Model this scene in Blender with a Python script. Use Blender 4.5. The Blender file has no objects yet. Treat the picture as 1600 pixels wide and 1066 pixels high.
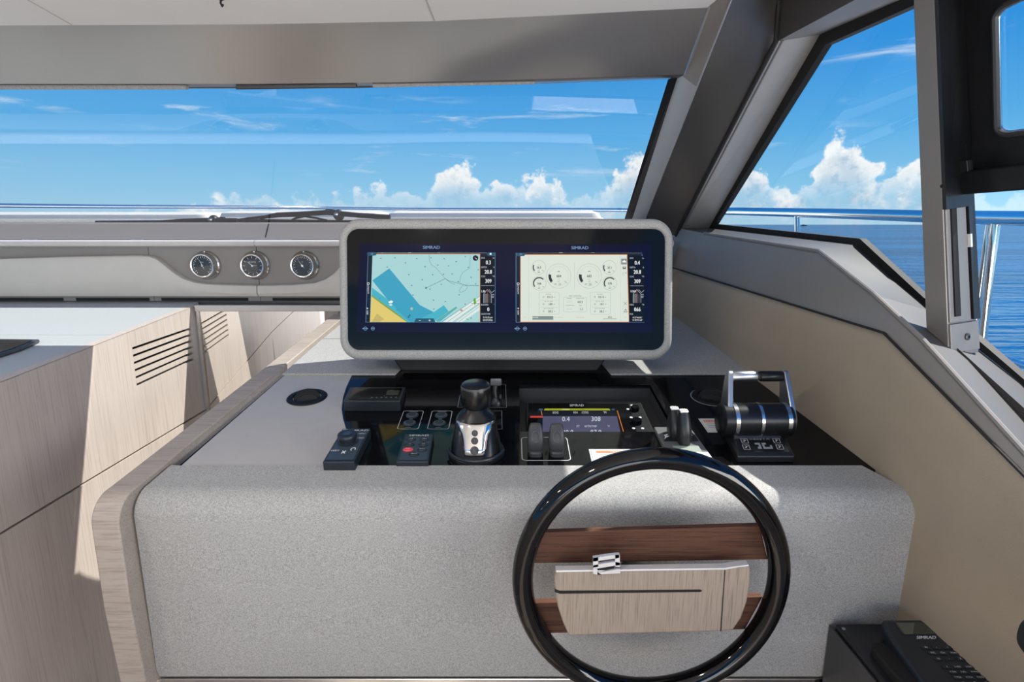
import bpy, bmesh, math, random
from mathutils import Vector, Matrix
random.seed(7)
C = bpy.context.scene.collection
SC = bpy.context.scene
EYE = 1.5                                   # eye height above the cabin sole
PITCH = math.atan(182 / 900)

# ------------------------------------------------------------------ camera
cd = bpy.data.cameras.new('camera'); cd.sensor_width = 36; cd.lens = 20.25
cd.clip_start = 0.02; cd.clip_end = 60000
cam = bpy.data.objects.new('camera', cd); C.objects.link(cam)
cam.location = (0, 0, EYE); cam.rotation_euler = (math.pi / 2 - PITCH, 0, 0)
SC.camera = cam

# ------------------------------------------------------------------ light
SUN_DIR = Vector((0.76, 0.35, 1.0)).normalized()        # towards the sun
SUN_POWER, SKY_POWER, EXPOSURE = 7.6, 1.07, 0.18
LAMP_POWER, AFT_FILL_POWER, SIDE_POWER = 3.4, 112.0, 46.0
SC.view_settings.view_transform = 'Standard'
SC.view_settings.look = 'None'
SC.view_settings.exposure = EXPOSURE
SC.view_settings.gamma = 1.0
SC.view_settings.use_curve_mapping = False
sl = bpy.data.lights.new('sun', 'SUN'); sl.energy = SUN_POWER; sl.angle = 0.009; sl.color = (1, .955, .89)
so = bpy.data.objects.new('sun', sl); C.objects.link(so)
so.rotation_euler = SUN_DIR.to_track_quat('Z', 'Y').to_euler(); so.location = (4, 3, 8)
# added fill light four metres behind the helm, brightening the cabin
al = bpy.data.lights.new('aft_fill_light', 'AREA'); al.shape = 'RECTANGLE'; al.size = 4.2; al.size_y = 1.9
al.energy = AFT_FILL_POWER; al.color = (1, .95, .89)
ao = bpy.data.objects.new('aft_fill_light', al); C.objects.link(ao)
ao.location = (-.6, -4.3, .9); ao.rotation_euler = (math.radians(112), 0, 0)   # tilted up to brighten the ceiling

# added fill light to starboard aft of the helm, lifting the shaded cabinet
al = bpy.data.lights.new('side_fill_light', 'AREA'); al.shape = 'RECTANGLE'; al.size = 1.6; al.size_y = .9
al.energy = SIDE_POWER; al.color = (1, .95, .90)
ao = bpy.data.objects.new('side_fill_light', al); C.objects.link(ao)
ao.location = (1.5, -.7, 1.3); ao.rotation_euler = (math.radians(105), 0, math.radians(90))

# ------------------------------------------------------------------ sky
def build_world():
    w = bpy.data.worlds.new('sky'); SC.world = w; w.use_nodes = True
    nt = w.node_tree; nt.nodes.clear(); N = nt.nodes; L = nt.links
    def m(op, a, b=None, c=None, clamp=False):
        n = N.new('ShaderNodeMath'); n.operation = op; n.use_clamp = clamp
        for i, v in enumerate((a, b, c)):
            if v is None: continue
            if isinstance(v, (int, float)): n.inputs[i].default_value = v
            else: L.new(v, n.inputs[i])
        return n.outputs[0]
    def ss(v, lo, hi):
        n = N.new('ShaderNodeMapRange'); n.interpolation_type = 'SMOOTHSTEP'
        L.new(v, n.inputs[0])
        for i, q in ((1, lo), (2, hi)):
            if isinstance(q, (int, float)): n.inputs[i].default_value = q
            else: L.new(q, n.inputs[i])
        return n.outputs[0]
    def mix(f, a, b):
        n = N.new('ShaderNodeMix'); n.data_type = 'RGBA'
        if isinstance(f, (int, float)): n.inputs[0].default_value = f
        else: L.new(f, n.inputs[0])
        for i, q in ((6, a), (7, b)):
            if isinstance(q, tuple): n.inputs[i].default_value = (*q, 1)
            else: L.new(q, n.inputs[i])
        return n.outputs[2]
    tc = N.new('ShaderNodeTexCoord'); d = tc.outputs['Generated']
    sp = N.new('ShaderNodeSeparateXYZ'); L.new(d, sp.inputs[0])
    el = m('MULTIPLY', m('ARCSINE', sp.outputs[2]), 57.2958)            # degrees above horizon
    az = m('MULTIPLY', m('ARCTAN2', sp.outputs[0], sp.outputs[1]), 57.2958)   # degrees right of the bow
    # clear sky gradient by elevation
    cr = N.new('ShaderNodeValToRGB'); L.new(m('DIVIDE', m('MAXIMUM', el, 0.0), 90.0), cr.inputs[0])
    st = [(0, (.40, .66, .84)), (.035, (.25, .58, .85)), (.09, (.105, .43, .82)), (.16, (.036, .30, .76)), (.26, (.022, .22, .68)), (.55, (.03, .17, .55)), (1, (.02, .12, .42))]
    e = cr.color_ramp.elements
    while len(e) < len(st): e.new(0.5)
    for q, (p, c) in zip(e, st): q.position = p; q.color = (*c, 1)
    sky = cr.outputs[0]
    # cumulus banks along the horizon
    cv = N.new('ShaderNodeFloatCurve'); L.new(m('ADD', m('DIVIDE', az, 360.0), 0.5), cv.inputs[1])
    prof = [(-180, .12), (-140, .3), (-100, .15), (-60, .08), (-42, .08), (-27, .26), (-22, .33), (-15, .34), (-12.5, .46), (-9, .40), (-6.6, .74), (-4.4, .76), (-2.6, .46), (-1, .58), (1, .52), (3, .62), (5, .50), (7, .32), (9.2, .50), (11.5, .84), (14, .9), (18, .62), (22, .66), (25, .42), (27.3, .78), (29, 1.0), (30.6, .86), (32.2, .46), (34, .64), (36, .62), (40, .3), (45, .3), (60, .4), (80, .6), (105, .3), (140, .5), (180, .12)]
    cm = cv.mapping.curves[0]
    pts = cm.points
    while len(pts) < len(prof): pts.new(.5, .5)
    for q, (a, v) in zip(pts, prof): q.location = (a / 360 + .5, v); q.handle_type = 'AUTO_CLAMPED'
    cv.mapping.update()
    top = m('MULTIPLY', cv.outputs[0], 7.6)
    def noise(scale, vec, detail=8, rough=.55, dist=0.0):
        n = N.new('ShaderNodeTexNoise'); n.inputs['Scale'].default_value = scale
        n.inputs['Detail'].default_value = detail; n.inputs['Roughness'].default_value = rough
        n.inputs['Distortion'].default_value = dist
        L.new(vec, n.inputs['Vector']); return n.outputs['Fac']
    n1 = noise(34, d, 10, .62); n2 = noise(13, d, 3, .5)
    puff = N.new('ShaderNodeTexVoronoi'); puff.inputs['Scale'].default_value = 46; puff.feature = 'SMOOTH_F1'; L.new(d, puff.inputs['Vector'])
    bump = m('ADD', m('MULTIPLY', m('SUBTRACT', n1, .5), 5.2), m('MULTIPLY', m('SUBTRACT', .45, puff.outputs['Distance']), 2.0))
    edge = m('SUBTRACT', m('ADD', top, bump), el)                        # >0 inside cloud
    body = ss(edge, 0.0, 0.75)
    base = ss(el, 0.35, 1.3)
    hole = ss(m('ADD', n2, m('MULTIPLY', n1, .6)), .62, .78)
    body = m('MULTIPLY', body, m('ADD', .62, m('MULTIPLY', base, .38)))
    body = m('MULTIPLY', body, m('SUBTRACT', 1.0, m('MULTIPLY', m('MULTIPLY', hole, .7), m('SUBTRACT', 1.0, ss(el, 2.0, 4.5)))))
    n3 = noise(60, d, 8, .6)
    shade = m('ADD', m('MULTIPLY', ss(edge, 0.2, 3.6), .75), m('MULTIPLY', ss(n3, .52, .30), .55), clamp=True)
    ccol = mix(shade, (1.0, 1.0, 1.0), (.47, .62, .77))
    # thin stretched streaks
    mp = N.new('ShaderNodeMapping'); mp.inputs['Scale'].default_value = (1, 1, 7.5); L.new(d, mp.inputs[0])
    s1 = noise(5.2, mp.outputs[0], 9, .62, .35); s2 = noise(2.1, mp.outputs[0], 2, .5)
    streak = m('MULTIPLY', ss(s1, .545, .72), ss(s2, .42, .60))
    streak = m('MULTIPLY', streak, m('MULTIPLY', ss(el, 3.2, 5.5), m('SUBTRACT', 1.0, ss(el, 11.0, 17.0))))
    sky2 = mix(m('MULTIPLY', streak, .75), sky, (.86, .93, 1.0))
    full = mix(body, sky2, ccol)
    full = mix(ss(el, 0.0, -0.6), full, (.05, .17, .30))               # sea colour beneath the horizon
    bg = N.new('ShaderNodeBackground'); L.new(full, bg.inputs[0]); bg.inputs[1].default_value = SKY_POWER
    out = N.new('ShaderNodeOutputWorld'); L.new(bg.outputs[0], out.inputs[0])
build_world()

# ------------------------------------------------------------------ helpers: surveying points from the helm seat
cp, sp_ = math.cos(PITCH), math.sin(PITCH)
def ray(u, v):
    a = (u - 800) / 900; b = -(v - 533) / 900
    return Vector((a, cp + sp_ * b, -sp_ + cp * b))
EYEV = Vector((0, 0, EYE))
def at_y(u, v, y):
    d = ray(u, v); return EYEV + d * (y / d.y)
def at_z(u, v, z):                      # z relative to the eye
    d = ray(u, v); return EYEV + d * (z / d.z)
def on_plane(u, v, p0, n):
    p0 = Vector(p0); n = Vector(n); d = ray(u, v)
    return EYEV + d * ((p0 - EYEV).dot(n) / d.dot(n))
DASH_SLOPE = math.atan(.1405)
DASH_P, DASH_N = Vector((0, 1.03, EYE - .454)), Vector((0, -.1405, 1)).normalized()
def dash(u, v): return on_plane(u, v, DASH_P, DASH_N)
def dash_z(y): return EYE - .454 + .1405 * (y - 1.03)
CAB_P, CAB_N = Vector((-1.097, 1.98, EYE - .276)), Vector((1, .067, 0)).normalized()
def cab(u, v): return on_plane(u, v, CAB_P, CAB_N)
SIDE_N = Vector((1, .125, .18))
def side(u, v, off=0.0, tilt=True):     # starboard side plane, leaning inboard; off = metres outboard
    n = SIDE_N if tilt else Vector((1, .125, 0))
    return on_plane(u, v, (.595 + off, 1.827, EYE), n)

# ------------------------------------------------------------------ materials
M = {}
def new_mat(name):
    m = bpy.data.materials.new(name); m.use_nodes = True
    nt = m.node_tree; b = nt.nodes['Principled BSDF']
    M[name] = m; return m, nt, b
def setp(b, **k):
    for a, v in k.items():
        b.inputs[a.replace('_', ' ')].default_value = v
def plain(name, col, rough=.5, metal=0.0, coat=0.0, spec=.5, var=.04, vscale=30, bump=0.0, bscale=400, coat_rough=.03):
    m, nt, b = new_mat(name); N, L = nt.nodes, nt.links
    setp(b, Roughness=rough, Metallic=metal); b.inputs['Coat Weight'].default_value = coat
    b.inputs['Coat Roughness'].default_value = coat_rough
    b.inputs['Specular IOR Level'].default_value = spec
    tc = N.new('ShaderNodeTexCoord')
    n = N.new('ShaderNodeTexNoise'); n.inputs['Scale'].default_value = vscale; n.inputs['Detail'].default_value = 4
    L.new(tc.outputs['Object'], n.inputs['Vector'])
    r = N.new('ShaderNodeValToRGB'); L.new(n.outputs['Fac'], r.inputs[0])
    r.color_ramp.elements[0].position = .3; r.color_ramp.elements[1].position = .7
    r.color_ramp.elements[0].color = (*[c * (1 - var) for c in col], 1); r.color_ramp.elements[1].color = (*[min(1, c * (1 + var)) for c in col], 1)
    L.new(r.outputs[0], b.inputs['Base Color'])
    if bump:
        n2 = N.new('ShaderNodeTexNoise'); n2.inputs['Scale'].default_value = bscale; n2.inputs['Detail'].default_value = 3
        L.new(tc.outputs['Object'], n2.inputs['Vector'])
        bp = N.new('ShaderNodeBump'); bp.inputs['Strength'].default_value = bump; bp.inputs['Distance'].default_value = .001
        L.new(n2.outputs['Fac'], bp.inputs['Height']); L.new(bp.outputs[0], b.inputs['Normal'])
    return m
def fabric(name, lo, hi, scale=420):
    m, nt, b = new_mat(name); N, L = nt.nodes, nt.links
    setp(b, Roughness=.95); b.inputs['Specular IOR Level'].default_value = .15
    b.inputs['Sheen Weight'].default_value = .12
    tc = N.new('ShaderNodeTexCoord'); outs = []
    for sc in ((.28, 1, 1), (1, .28, .28)):
        mp = N.new('ShaderNodeMapping'); mp.inputs['Scale'].default_value = sc; L.new(tc.outputs['Object'], mp.inputs[0])
        n = N.new('ShaderNodeTexNoise'); n.inputs['Scale'].default_value = scale; n.inputs['Detail'].default_value = 3; n.inputs['Roughness'].default_value = .65
        L.new(mp.outputs[0], n.inputs['Vector']); outs.append(n.outputs['Fac'])
    ad = N.new('ShaderNodeMath'); ad.operation = 'ADD'; L.new(outs[0], ad.inputs[0]); L.new(outs[1], ad.inputs[1])
    hf = N.new('ShaderNodeMath'); hf.operation = 'MULTIPLY'; hf.inputs[1].default_value = .5; L.new(ad.outputs[0], hf.inputs[0])
    r = N.new('ShaderNodeValToRGB'); L.new(hf.outputs[0], r.inputs[0])
    r.color_ramp.elements[0].position = .36; r.color_ramp.elements[1].position = .62
    r.color_ramp.elements[0].color = (*lo, 1); r.color_ramp.elements[1].color = (*hi, 1)
    L.new(r.outputs[0], b.inputs['Base Color'])
    bp = N.new('ShaderNodeBump'); bp.inputs['Strength'].default_value = .35; bp.inputs['Distance'].default_value = .0008
    L.new(hf.outputs[0], bp.inputs['Height']); L.new(bp.outputs[0], b.inputs['Normal'])
    return m
def wood(name, light, dark, grain=(1, 1, .05), scale=150, rough=.55, amount=.5, coat=0.0):
    """grain: mapping scale; the small axis is the direction the grain runs in"""
    m, nt, b = new_mat(name); N, L = nt.nodes, nt.links
    setp(b, Roughness=rough); b.inputs['Coat Weight'].default_value = coat
    tc = N.new('ShaderNodeTexCoord')
    mp = N.new('ShaderNodeMapping'); mp.inputs['Scale'].default_value = grain; L.new(tc.outputs['Object'], mp.inputs[0])
    n = N.new('ShaderNodeTexNoise'); n.inputs['Scale'].default_value = scale; n.inputs['Detail'].default_value = 6; n.inputs['Roughness'].default_value = .6
    L.new(mp.outputs[0], n.inputs['Vector'])
    n2 = N.new('ShaderNodeTexNoise'); n2.inputs['Scale'].default_value = scale * .12; n2.inputs['Detail'].default_value = 3
    L.new(mp.outputs[0], n2.inputs['Vector'])
    r = N.new('ShaderNodeValToRGB'); L.new(n.outputs['Fac'], r.inputs[0])
    r.color_ramp.elements[0].position = .30; r.color_ramp.elements[1].position = .30 + .32 * (1.2 - amount)
    r.color_ramp.elements[0].color = (*dark, 1); r.color_ramp.elements[1].color = (*light, 1)
    mx = N.new('ShaderNodeMix'); mx.data_type = 'RGBA'; mx.blend_type = 'MULTIPLY'; mx.inputs[0].default_value = .35
    r2 = N.new('ShaderNodeValToRGB'); r2.color_ramp.elements[0].color = (.78, .76, .74, 1); r2.color_ramp.elements[0].position = .35; r2.color_ramp.elements[1].position = .65
    L.new(n2.outputs['Fac'], r2.inputs[0]); L.new(r.outputs[0], mx.inputs[6]); L.new(r2.outputs[0], mx.inputs[7])
    L.new(mx.outputs[2], b.inputs['Base Color'])
    bp = N.new('ShaderNodeBump'); bp.inputs['Strength'].default_value = .15; bp.inputs['Distance'].default_value = .0006
    L.new(n.outputs['Fac'], bp.inputs['Height']); L.new(bp.outputs[0], b.inputs['Normal'])
    return m
def emis(name, col, strength=.90):
    m, nt, b = new_mat(name)
    setp(b, Roughness=.15); b.inputs['Base Color'].default_value = (.005, .005, .006, 1); b.inputs['Specular IOR Level'].default_value = .12
    b.inputs['Emission Color'].default_value = (*col, 1); b.inputs['Emission Strength'].default_value = strength
    return m
def srgb(r, g, b):
    return tuple(((c / 255) / 12.92 if c / 255 < .04045 else (((c / 255) + .055) / 1.055) ** 2.4) for c in (r, g, b))
def glass(name, tint, f0=.05):
    m = bpy.data.materials.new(name); m.use_nodes = True; M[name] = m
    nt = m.node_tree; N, L = nt.nodes, nt.links; N.clear()
    t = N.new('ShaderNodeBsdfTransparent'); t.inputs[0].default_value = (*tint, 1)
    g = N.new('ShaderNodeBsdfGlossy'); g.inputs['Roughness'].default_value = .0; g.inputs[0].default_value = (1, 1, 1, 1)
    lw = N.new('ShaderNodeLayerWeight'); lw.inputs[0].default_value = .5
    pw = N.new('ShaderNodeMath'); pw.operation = 'POWER'; L.new(lw.outputs['Facing'], pw.inputs[0]); pw.inputs[1].default_value = 5.0
    f = N.new('ShaderNodeMath'); f.operation = 'MULTIPLY_ADD'; L.new(pw.outputs[0], f.inputs[0]); f.inputs[1].default_value = 1 - f0; f.inputs[2].default_value = f0
    tc = N.new('ShaderNodeTexCoord'); n = N.new('ShaderNodeTexNoise'); n.inputs['Scale'].default_value = 1.2; L.new(tc.outputs['Object'], n.inputs['Vector'])
    bp = N.new('ShaderNodeBump'); bp.inputs['Strength'].default_value = .02; bp.inputs['Distance'].default_value = .002; L.new(n.outputs['Fac'], bp.inputs['Height'])
    L.new(bp.outputs[0], g.inputs['Normal'])
    x = N.new('ShaderNodeMixShader'); L.new(f.outputs[0], x.inputs[0]); L.new(t.outputs[0], x.inputs[1]); L.new(g.outputs[0], x.inputs[2])
    o = N.new('ShaderNodeOutputMaterial'); L.new(x.outputs[0], o.inputs[0])
    return m

fabric('grey_fabric', (.20, .197, .19), (.49, .487, .468), 1050)
fabric('blind_fabric', (.22, .215, .21), (.34, .335, .33))
plain('stone_top', (.40, .425, .425), .55, var=.05, vscale=260, bump=.1, bscale=300)
plain('cushion_vinyl', (.66, .62, .54), .6, var=.03, vscale=9, bump=.2, bscale=60)
wood('pale_oak', (.52, .455, .405), (.41, .35, .305), (1, 1, .03), 240)
wood('grey_oak', (.40, .345, .295), (.28, .235, .20), (.05, 1, 1), 300)        # end panel of the helm, grain across
wood('hub_oak', (.34, .275, .215), (.19, .145, .11), (1, 1, .03), 520, rough=.4, coat=.1)
wood('walnut', (.105, .047, .028), (.028, .014, .010), (.03, 1, 1), 330, rough=.62)
M['walnut'].node_tree.nodes['Principled BSDF'].inputs['Specular IOR Level'].default_value = .2
plain('trim_silver_bright', (.72, .71, .69), .35, metal=.35, var=.01)
plain('jamb_grey', (.33, .315, .30), .45, metal=.15, var=.03)
plain('tan_leather', (.345, .283, .207), .55, var=.03, vscale=14, bump=.25, bscale=700)
plain('cream_leather', (.50, .47, .43), .5, var=.03, vscale=14, bump=.2, bscale=700)
plain('header_panel', (.36, .345, .33), .30, metal=.6, var=.03, vscale=4)
plain('display_glass', (.006, .007, .008), .08, var=.1, spec=.2)
plain('graphite_panel', (.245, .228, .212), .42, metal=.2, var=.04, vscale=6, bump=.05, bscale=900)
plain('charcoal_paint', (.10, .093, .088), .38, metal=.35, var=.04, vscale=6)
plain('warm_grey_panel', (.22, .202, .19), .5, var=.03, vscale=8, bump=.08, bscale=900)
plain('silver_trim', (.42, .42, .42), .38, metal=.45, var=.02)
plain('ledge_trim', (.50, .47, .45), .45, var=.02)
plain('ceiling_vinyl', (.78, .765, .75), .6, var=.02, vscale=5)
plain('black_gloss', (.005, .005, .006), .07, var=.2, vscale=50, spec=.14)
plain('reflection_grey', (.46, .43, .385), .14, var=.02, spec=.3)  # brightness of a reflection put into the base colour
plain('sill_paint', (.058, .057, .055), .48, metal=.1, var=.03, vscale=6)
plain('cowl_vinyl', (.17, .15, .13), .62, var=.03, vscale=8, spec=.25)
plain('black_satin', (.012, .0125, .014), .35, var=.15, vscale=80)
plain('blue_black_plastic', (.014, .019, .026), .38, var=.1, vscale=80)
plain('joystick_black', (.006, .0065, .007), .24, var=.1, spec=.4)
plain('vent_black', (.004, .004, .0045), .5, var=.1, spec=.25)
plain('black_rubber', (.012, .012, .012), .7, var=.15)
plain('dark_grey_plastic', (.045, .046, .048), .4, var=.06)
plain('grey_plate', (.16, .165, .17), .4, metal=.3, var=.04)
plain('wheel_lacquer', (.003, .003, .0035), .06, var=.1, spec=.45)
plain('chrome', (.80, .79, .77), .07, metal=1.0, var=.01)
plain('steel', (.63, .62, .60), .22, metal=1.0, var=.03)
plain('brushed_silver', (.55, .57, .60), .33, metal=1.0, var=.03)
plain('anodised_black', (.02, .021, .023), .3, metal=.6, var=.05)
plain('mirror_glass', (.86, .85, .83), .0, metal=1.0, var=0.0)
plain('white_print', (.72, .73, .74), .5, var=.01)
plain('grey_print', (.30, .33, .36), .5, var=.01)
plain('paper_white', (.78, .78, .77), .5, var=.01)
plain('orange_print', (.72, .22, .10), .5, var=.01)
plain('red_button', (.75, .06, .09), .4, var=.02)
plain('blue_key', (.035, .055, .075), .45, var=.05)
plain('button_grey', (.09, .095, .10), .4, var=.05)
plain('dial_face', (.02, .02, .02), .4, var=.1)
plain('pale_lcd', (.33, .38, .33), .25, var=.02)
plain('handset_lcd', (.11, .115, .095), .3, var=.05)
plain('dark_lcd', (.05, .055, .045), .15, var=.05)
plain('deck_white', (.74, .74, .73), .55, var=.02, vscale=4)
plain('sole_oak', (.52, .45, .37), .5, var=.1)
plain('pale_wall', (.60, .57, .53), .6, var=.03)
plain('wiper_black', (.012, .012, .012), .45, var=.1)
plain('gap_black', (.004, .004, .004), .8, var=.1)
plain('lamp_white', (.8, .8, .8), .5, var=.01)
glass('windshield_glass', (.86, .885, .885), .13)
glass('side_glass', (.80, .83, .83))
glass('gauge_glass', (.96, .96, .96), .018)
for nm, c in dict(navy=(4, 8, 42), chart_water=(166, 209, 210), chart_deep=(62, 160, 190), chart_mid=(72, 176, 196), chart_land=(221, 199, 112), chart_green=(128, 160, 78), ink=(60, 92, 100), bar_navy=(14, 34, 52), tab_blue=(40, 84, 108), brown_bar=(60, 44, 34), orange_line=(214, 120, 44), data_black=(6, 16, 28), screen_white=(236, 240, 240), paper_screen=(216, 224, 212), soft_line=(180, 188, 178), gauge_dark=(44, 52, 58), green_boat=(90, 170, 40), red_ink=(190, 60, 50), grey_fill=(128, 142, 138), mid_grey=(96, 104, 106), logo_blue=(116, 148, 184), small_blue=(78, 78, 104), pale_digits=(196, 206, 214), lime_bar=(150, 158, 30), pale_land=(196, 176, 104), white_water=(218, 232, 228)).items():
    emis('screen_' + nm, srgb(*c))

# ------------------------------------------------------------------ mesh builder
class MB:
    def __init__(s): s.v = []; s.f = []; s.mi = []; s.mats = []
    def mat(s, name):
        if name not in s.mats: s.mats.append(name)
        return s.mats.index(name)
    def poly(s, pts, m):
        i = len(s.v); s.v += [Vector(p) for p in pts]; s.f.append(tuple(range(i, i + len(pts)))); s.mi.append(s.mat(m))
    def grid(s, rows, m, closed=False, cap0=False, cap1=False):
        """rows: list of loops of equal length; closed = loop wraps"""
        i = len(s.v); n = len(rows[0]); k = s.mat(m)
        for r in rows: s.v += [Vector(p) for p in r]
        for a in range(len(rows) - 1):
            for b in range(n if closed else n - 1):
                c = (b + 1) % n
                s.f.append((i + a * n + b, i + a * n + c, i + (a + 1) * n + c, i + (a + 1) * n + b)); s.mi.append(k)
        if cap0: s.f.append(tuple(i + b for b in range(n))[::-1]); s.mi.append(k)
        if cap1: s.f.append(tuple(i + (len(rows) - 1) * n + b for b in range(n))); s.mi.append(k)
    def prism(s, pts, vec, m):
        vec = Vector(vec); a = [Vector(p) for p in pts]
        s.grid([a, [p + vec for p in a]], m, True, True, True)
    def box(s, c, d, m, rot=None, bevel=0.0, seg=2):
        bm = bmesh.new(); bmesh.ops.create_cube(bm, size=1)
        for v in bm.verts: v.co = Vector((v.co.x * d[0], v.co.y * d[1], v.co.z * d[2]))
        if bevel: bmesh.ops.bevel(bm, geom=bm.edges[:], offset=bevel, segments=seg, affect='EDGES', profile=.5)
        R = rot.to_matrix() if rot is not None else Matrix.Identity(3)
        i = len(s.v); k = s.mat(m); bm.verts.index_update()
        s.v += [R @ v.co + Vector(c) for v in bm.verts]
        for f in bm.faces: s.f.append(tuple(i + v.index for v in f.verts)); s.mi.append(k)
        bm.free()
    def tube(s, path, r, m, n=12, cap=True, closed=False):
        P = [Vector(p) for p in path]; rows = []; k = len(P)
        rr = r if isinstance(r, (list, tuple)) else [r] * k
        up = None
        for j in range(k):
            if closed: t = P[(j + 1) % k] - P[j - 1]
            else: t = P[min(j + 1, k - 1)] - P[max(j - 1, 0)]
            t.normalize()
            if up is None:
                up = Vector((0, 0, 1)) if abs(t.z) < .9 else Vector((1, 0, 0))
            a = t.cross(up).normalized(); up = a.cross(t).normalized()
            rows.append([P[j] + (a * math.cos(q) + up * math.sin(q)) * rr[j] for q in [2 * math.pi * w / n for w in range(n)]])
        if closed: rows.append(rows[0])
        s.grid(rows, m, True, cap and not closed, cap and not closed)
    def lathe(s, prof, m, n=32, axis='z', c=(0, 0, 0), cap0=True, cap1=True):
        """prof: (radius, height)"""
        rows = []; c = Vector(c)
        for r, h in prof:
            lp = []
            for w in range(n):
                q = 2 * math.pi * w / n; a, b = r * math.cos(q), r * math.sin(q)
                lp.append(c + (Vector((a, b, h)) if axis == 'z' else Vector((a, h, b)) if axis == 'y' else Vector((h, a, b))))
            rows.append(lp)
        s.grid(rows, m, True, cap0, cap1)
    def build(s, name, parent=None, smooth=35, bevel=0.0, bseg=2, **tags):
        me = bpy.data.meshes.new(name)
        me.from_pydata([tuple(p) for p in s.v], [], s.f); 
        for m in s.mats: me.materials.append(M[m])
        me.polygons.foreach_set('material_index', s.mi)
        bm = bmesh.new(); bm.from_mesh(me)
        bmesh.ops.remove_doubles(bm, verts=bm.verts, dist=1e-6)
        bmesh.ops.recalc_face_normals(bm, faces=bm.faces); bm.to_mesh(me); bm.free()
        if smooth:
            me.polygons.foreach_set('use_smooth', [True] * len(me.polygons)); me.set_sharp_from_angle(angle=math.radians(smooth))
        me.update()
        o = bpy.data.objects.new(name, me); C.objects.link(o)
        if parent is not None: o.parent = parent
        if bevel:
            b = o.modifiers.new('bevel', 'BEVEL'); b.width = bevel; b.segments = bseg; b.limit_method = 'ANGLE'; b.angle_limit = math.radians(40); b.harden_normals = False
        tag(o, **tags); return o
def tag(o, label=None, cat=None, group=None, kind=None, loc=None, rot=None):
    if label: o['label'] = label
    if cat: o['category'] = cat
    if group: o['group'] = group
    if kind: o['kind'] = kind
    if loc is not None: o.location = loc
    if rot is not None: o.rotation_euler = rot
    return o
def thing(name, label, cat, loc=(0, 0, 0), rot=(0, 0, 0), group=None, kind=None):
    o = bpy.data.objects.new(name, None); C.objects.link(o); o.empty_display_size = .05
    return tag(o, label, cat, group, kind, loc, rot)
def rrect(w, h, r, n=6, cx=0.0, cy=0.0):
    out = []
    for (sx, sy, a0) in ((1, 1, 0), (-1, 1, 90), (-1, -1, 180), (1, -1, 270)):
        for k in range(n + 1):
            a = math.radians(a0 + 90 * k / n)
            out.append((cx + sx * (w / 2 - r) + r * math.cos(a), cy + sy * (h / 2 - r) + r * math.sin(a)))
    return out
def lines3(pts): return [Vector(p) for p in pts]

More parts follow.
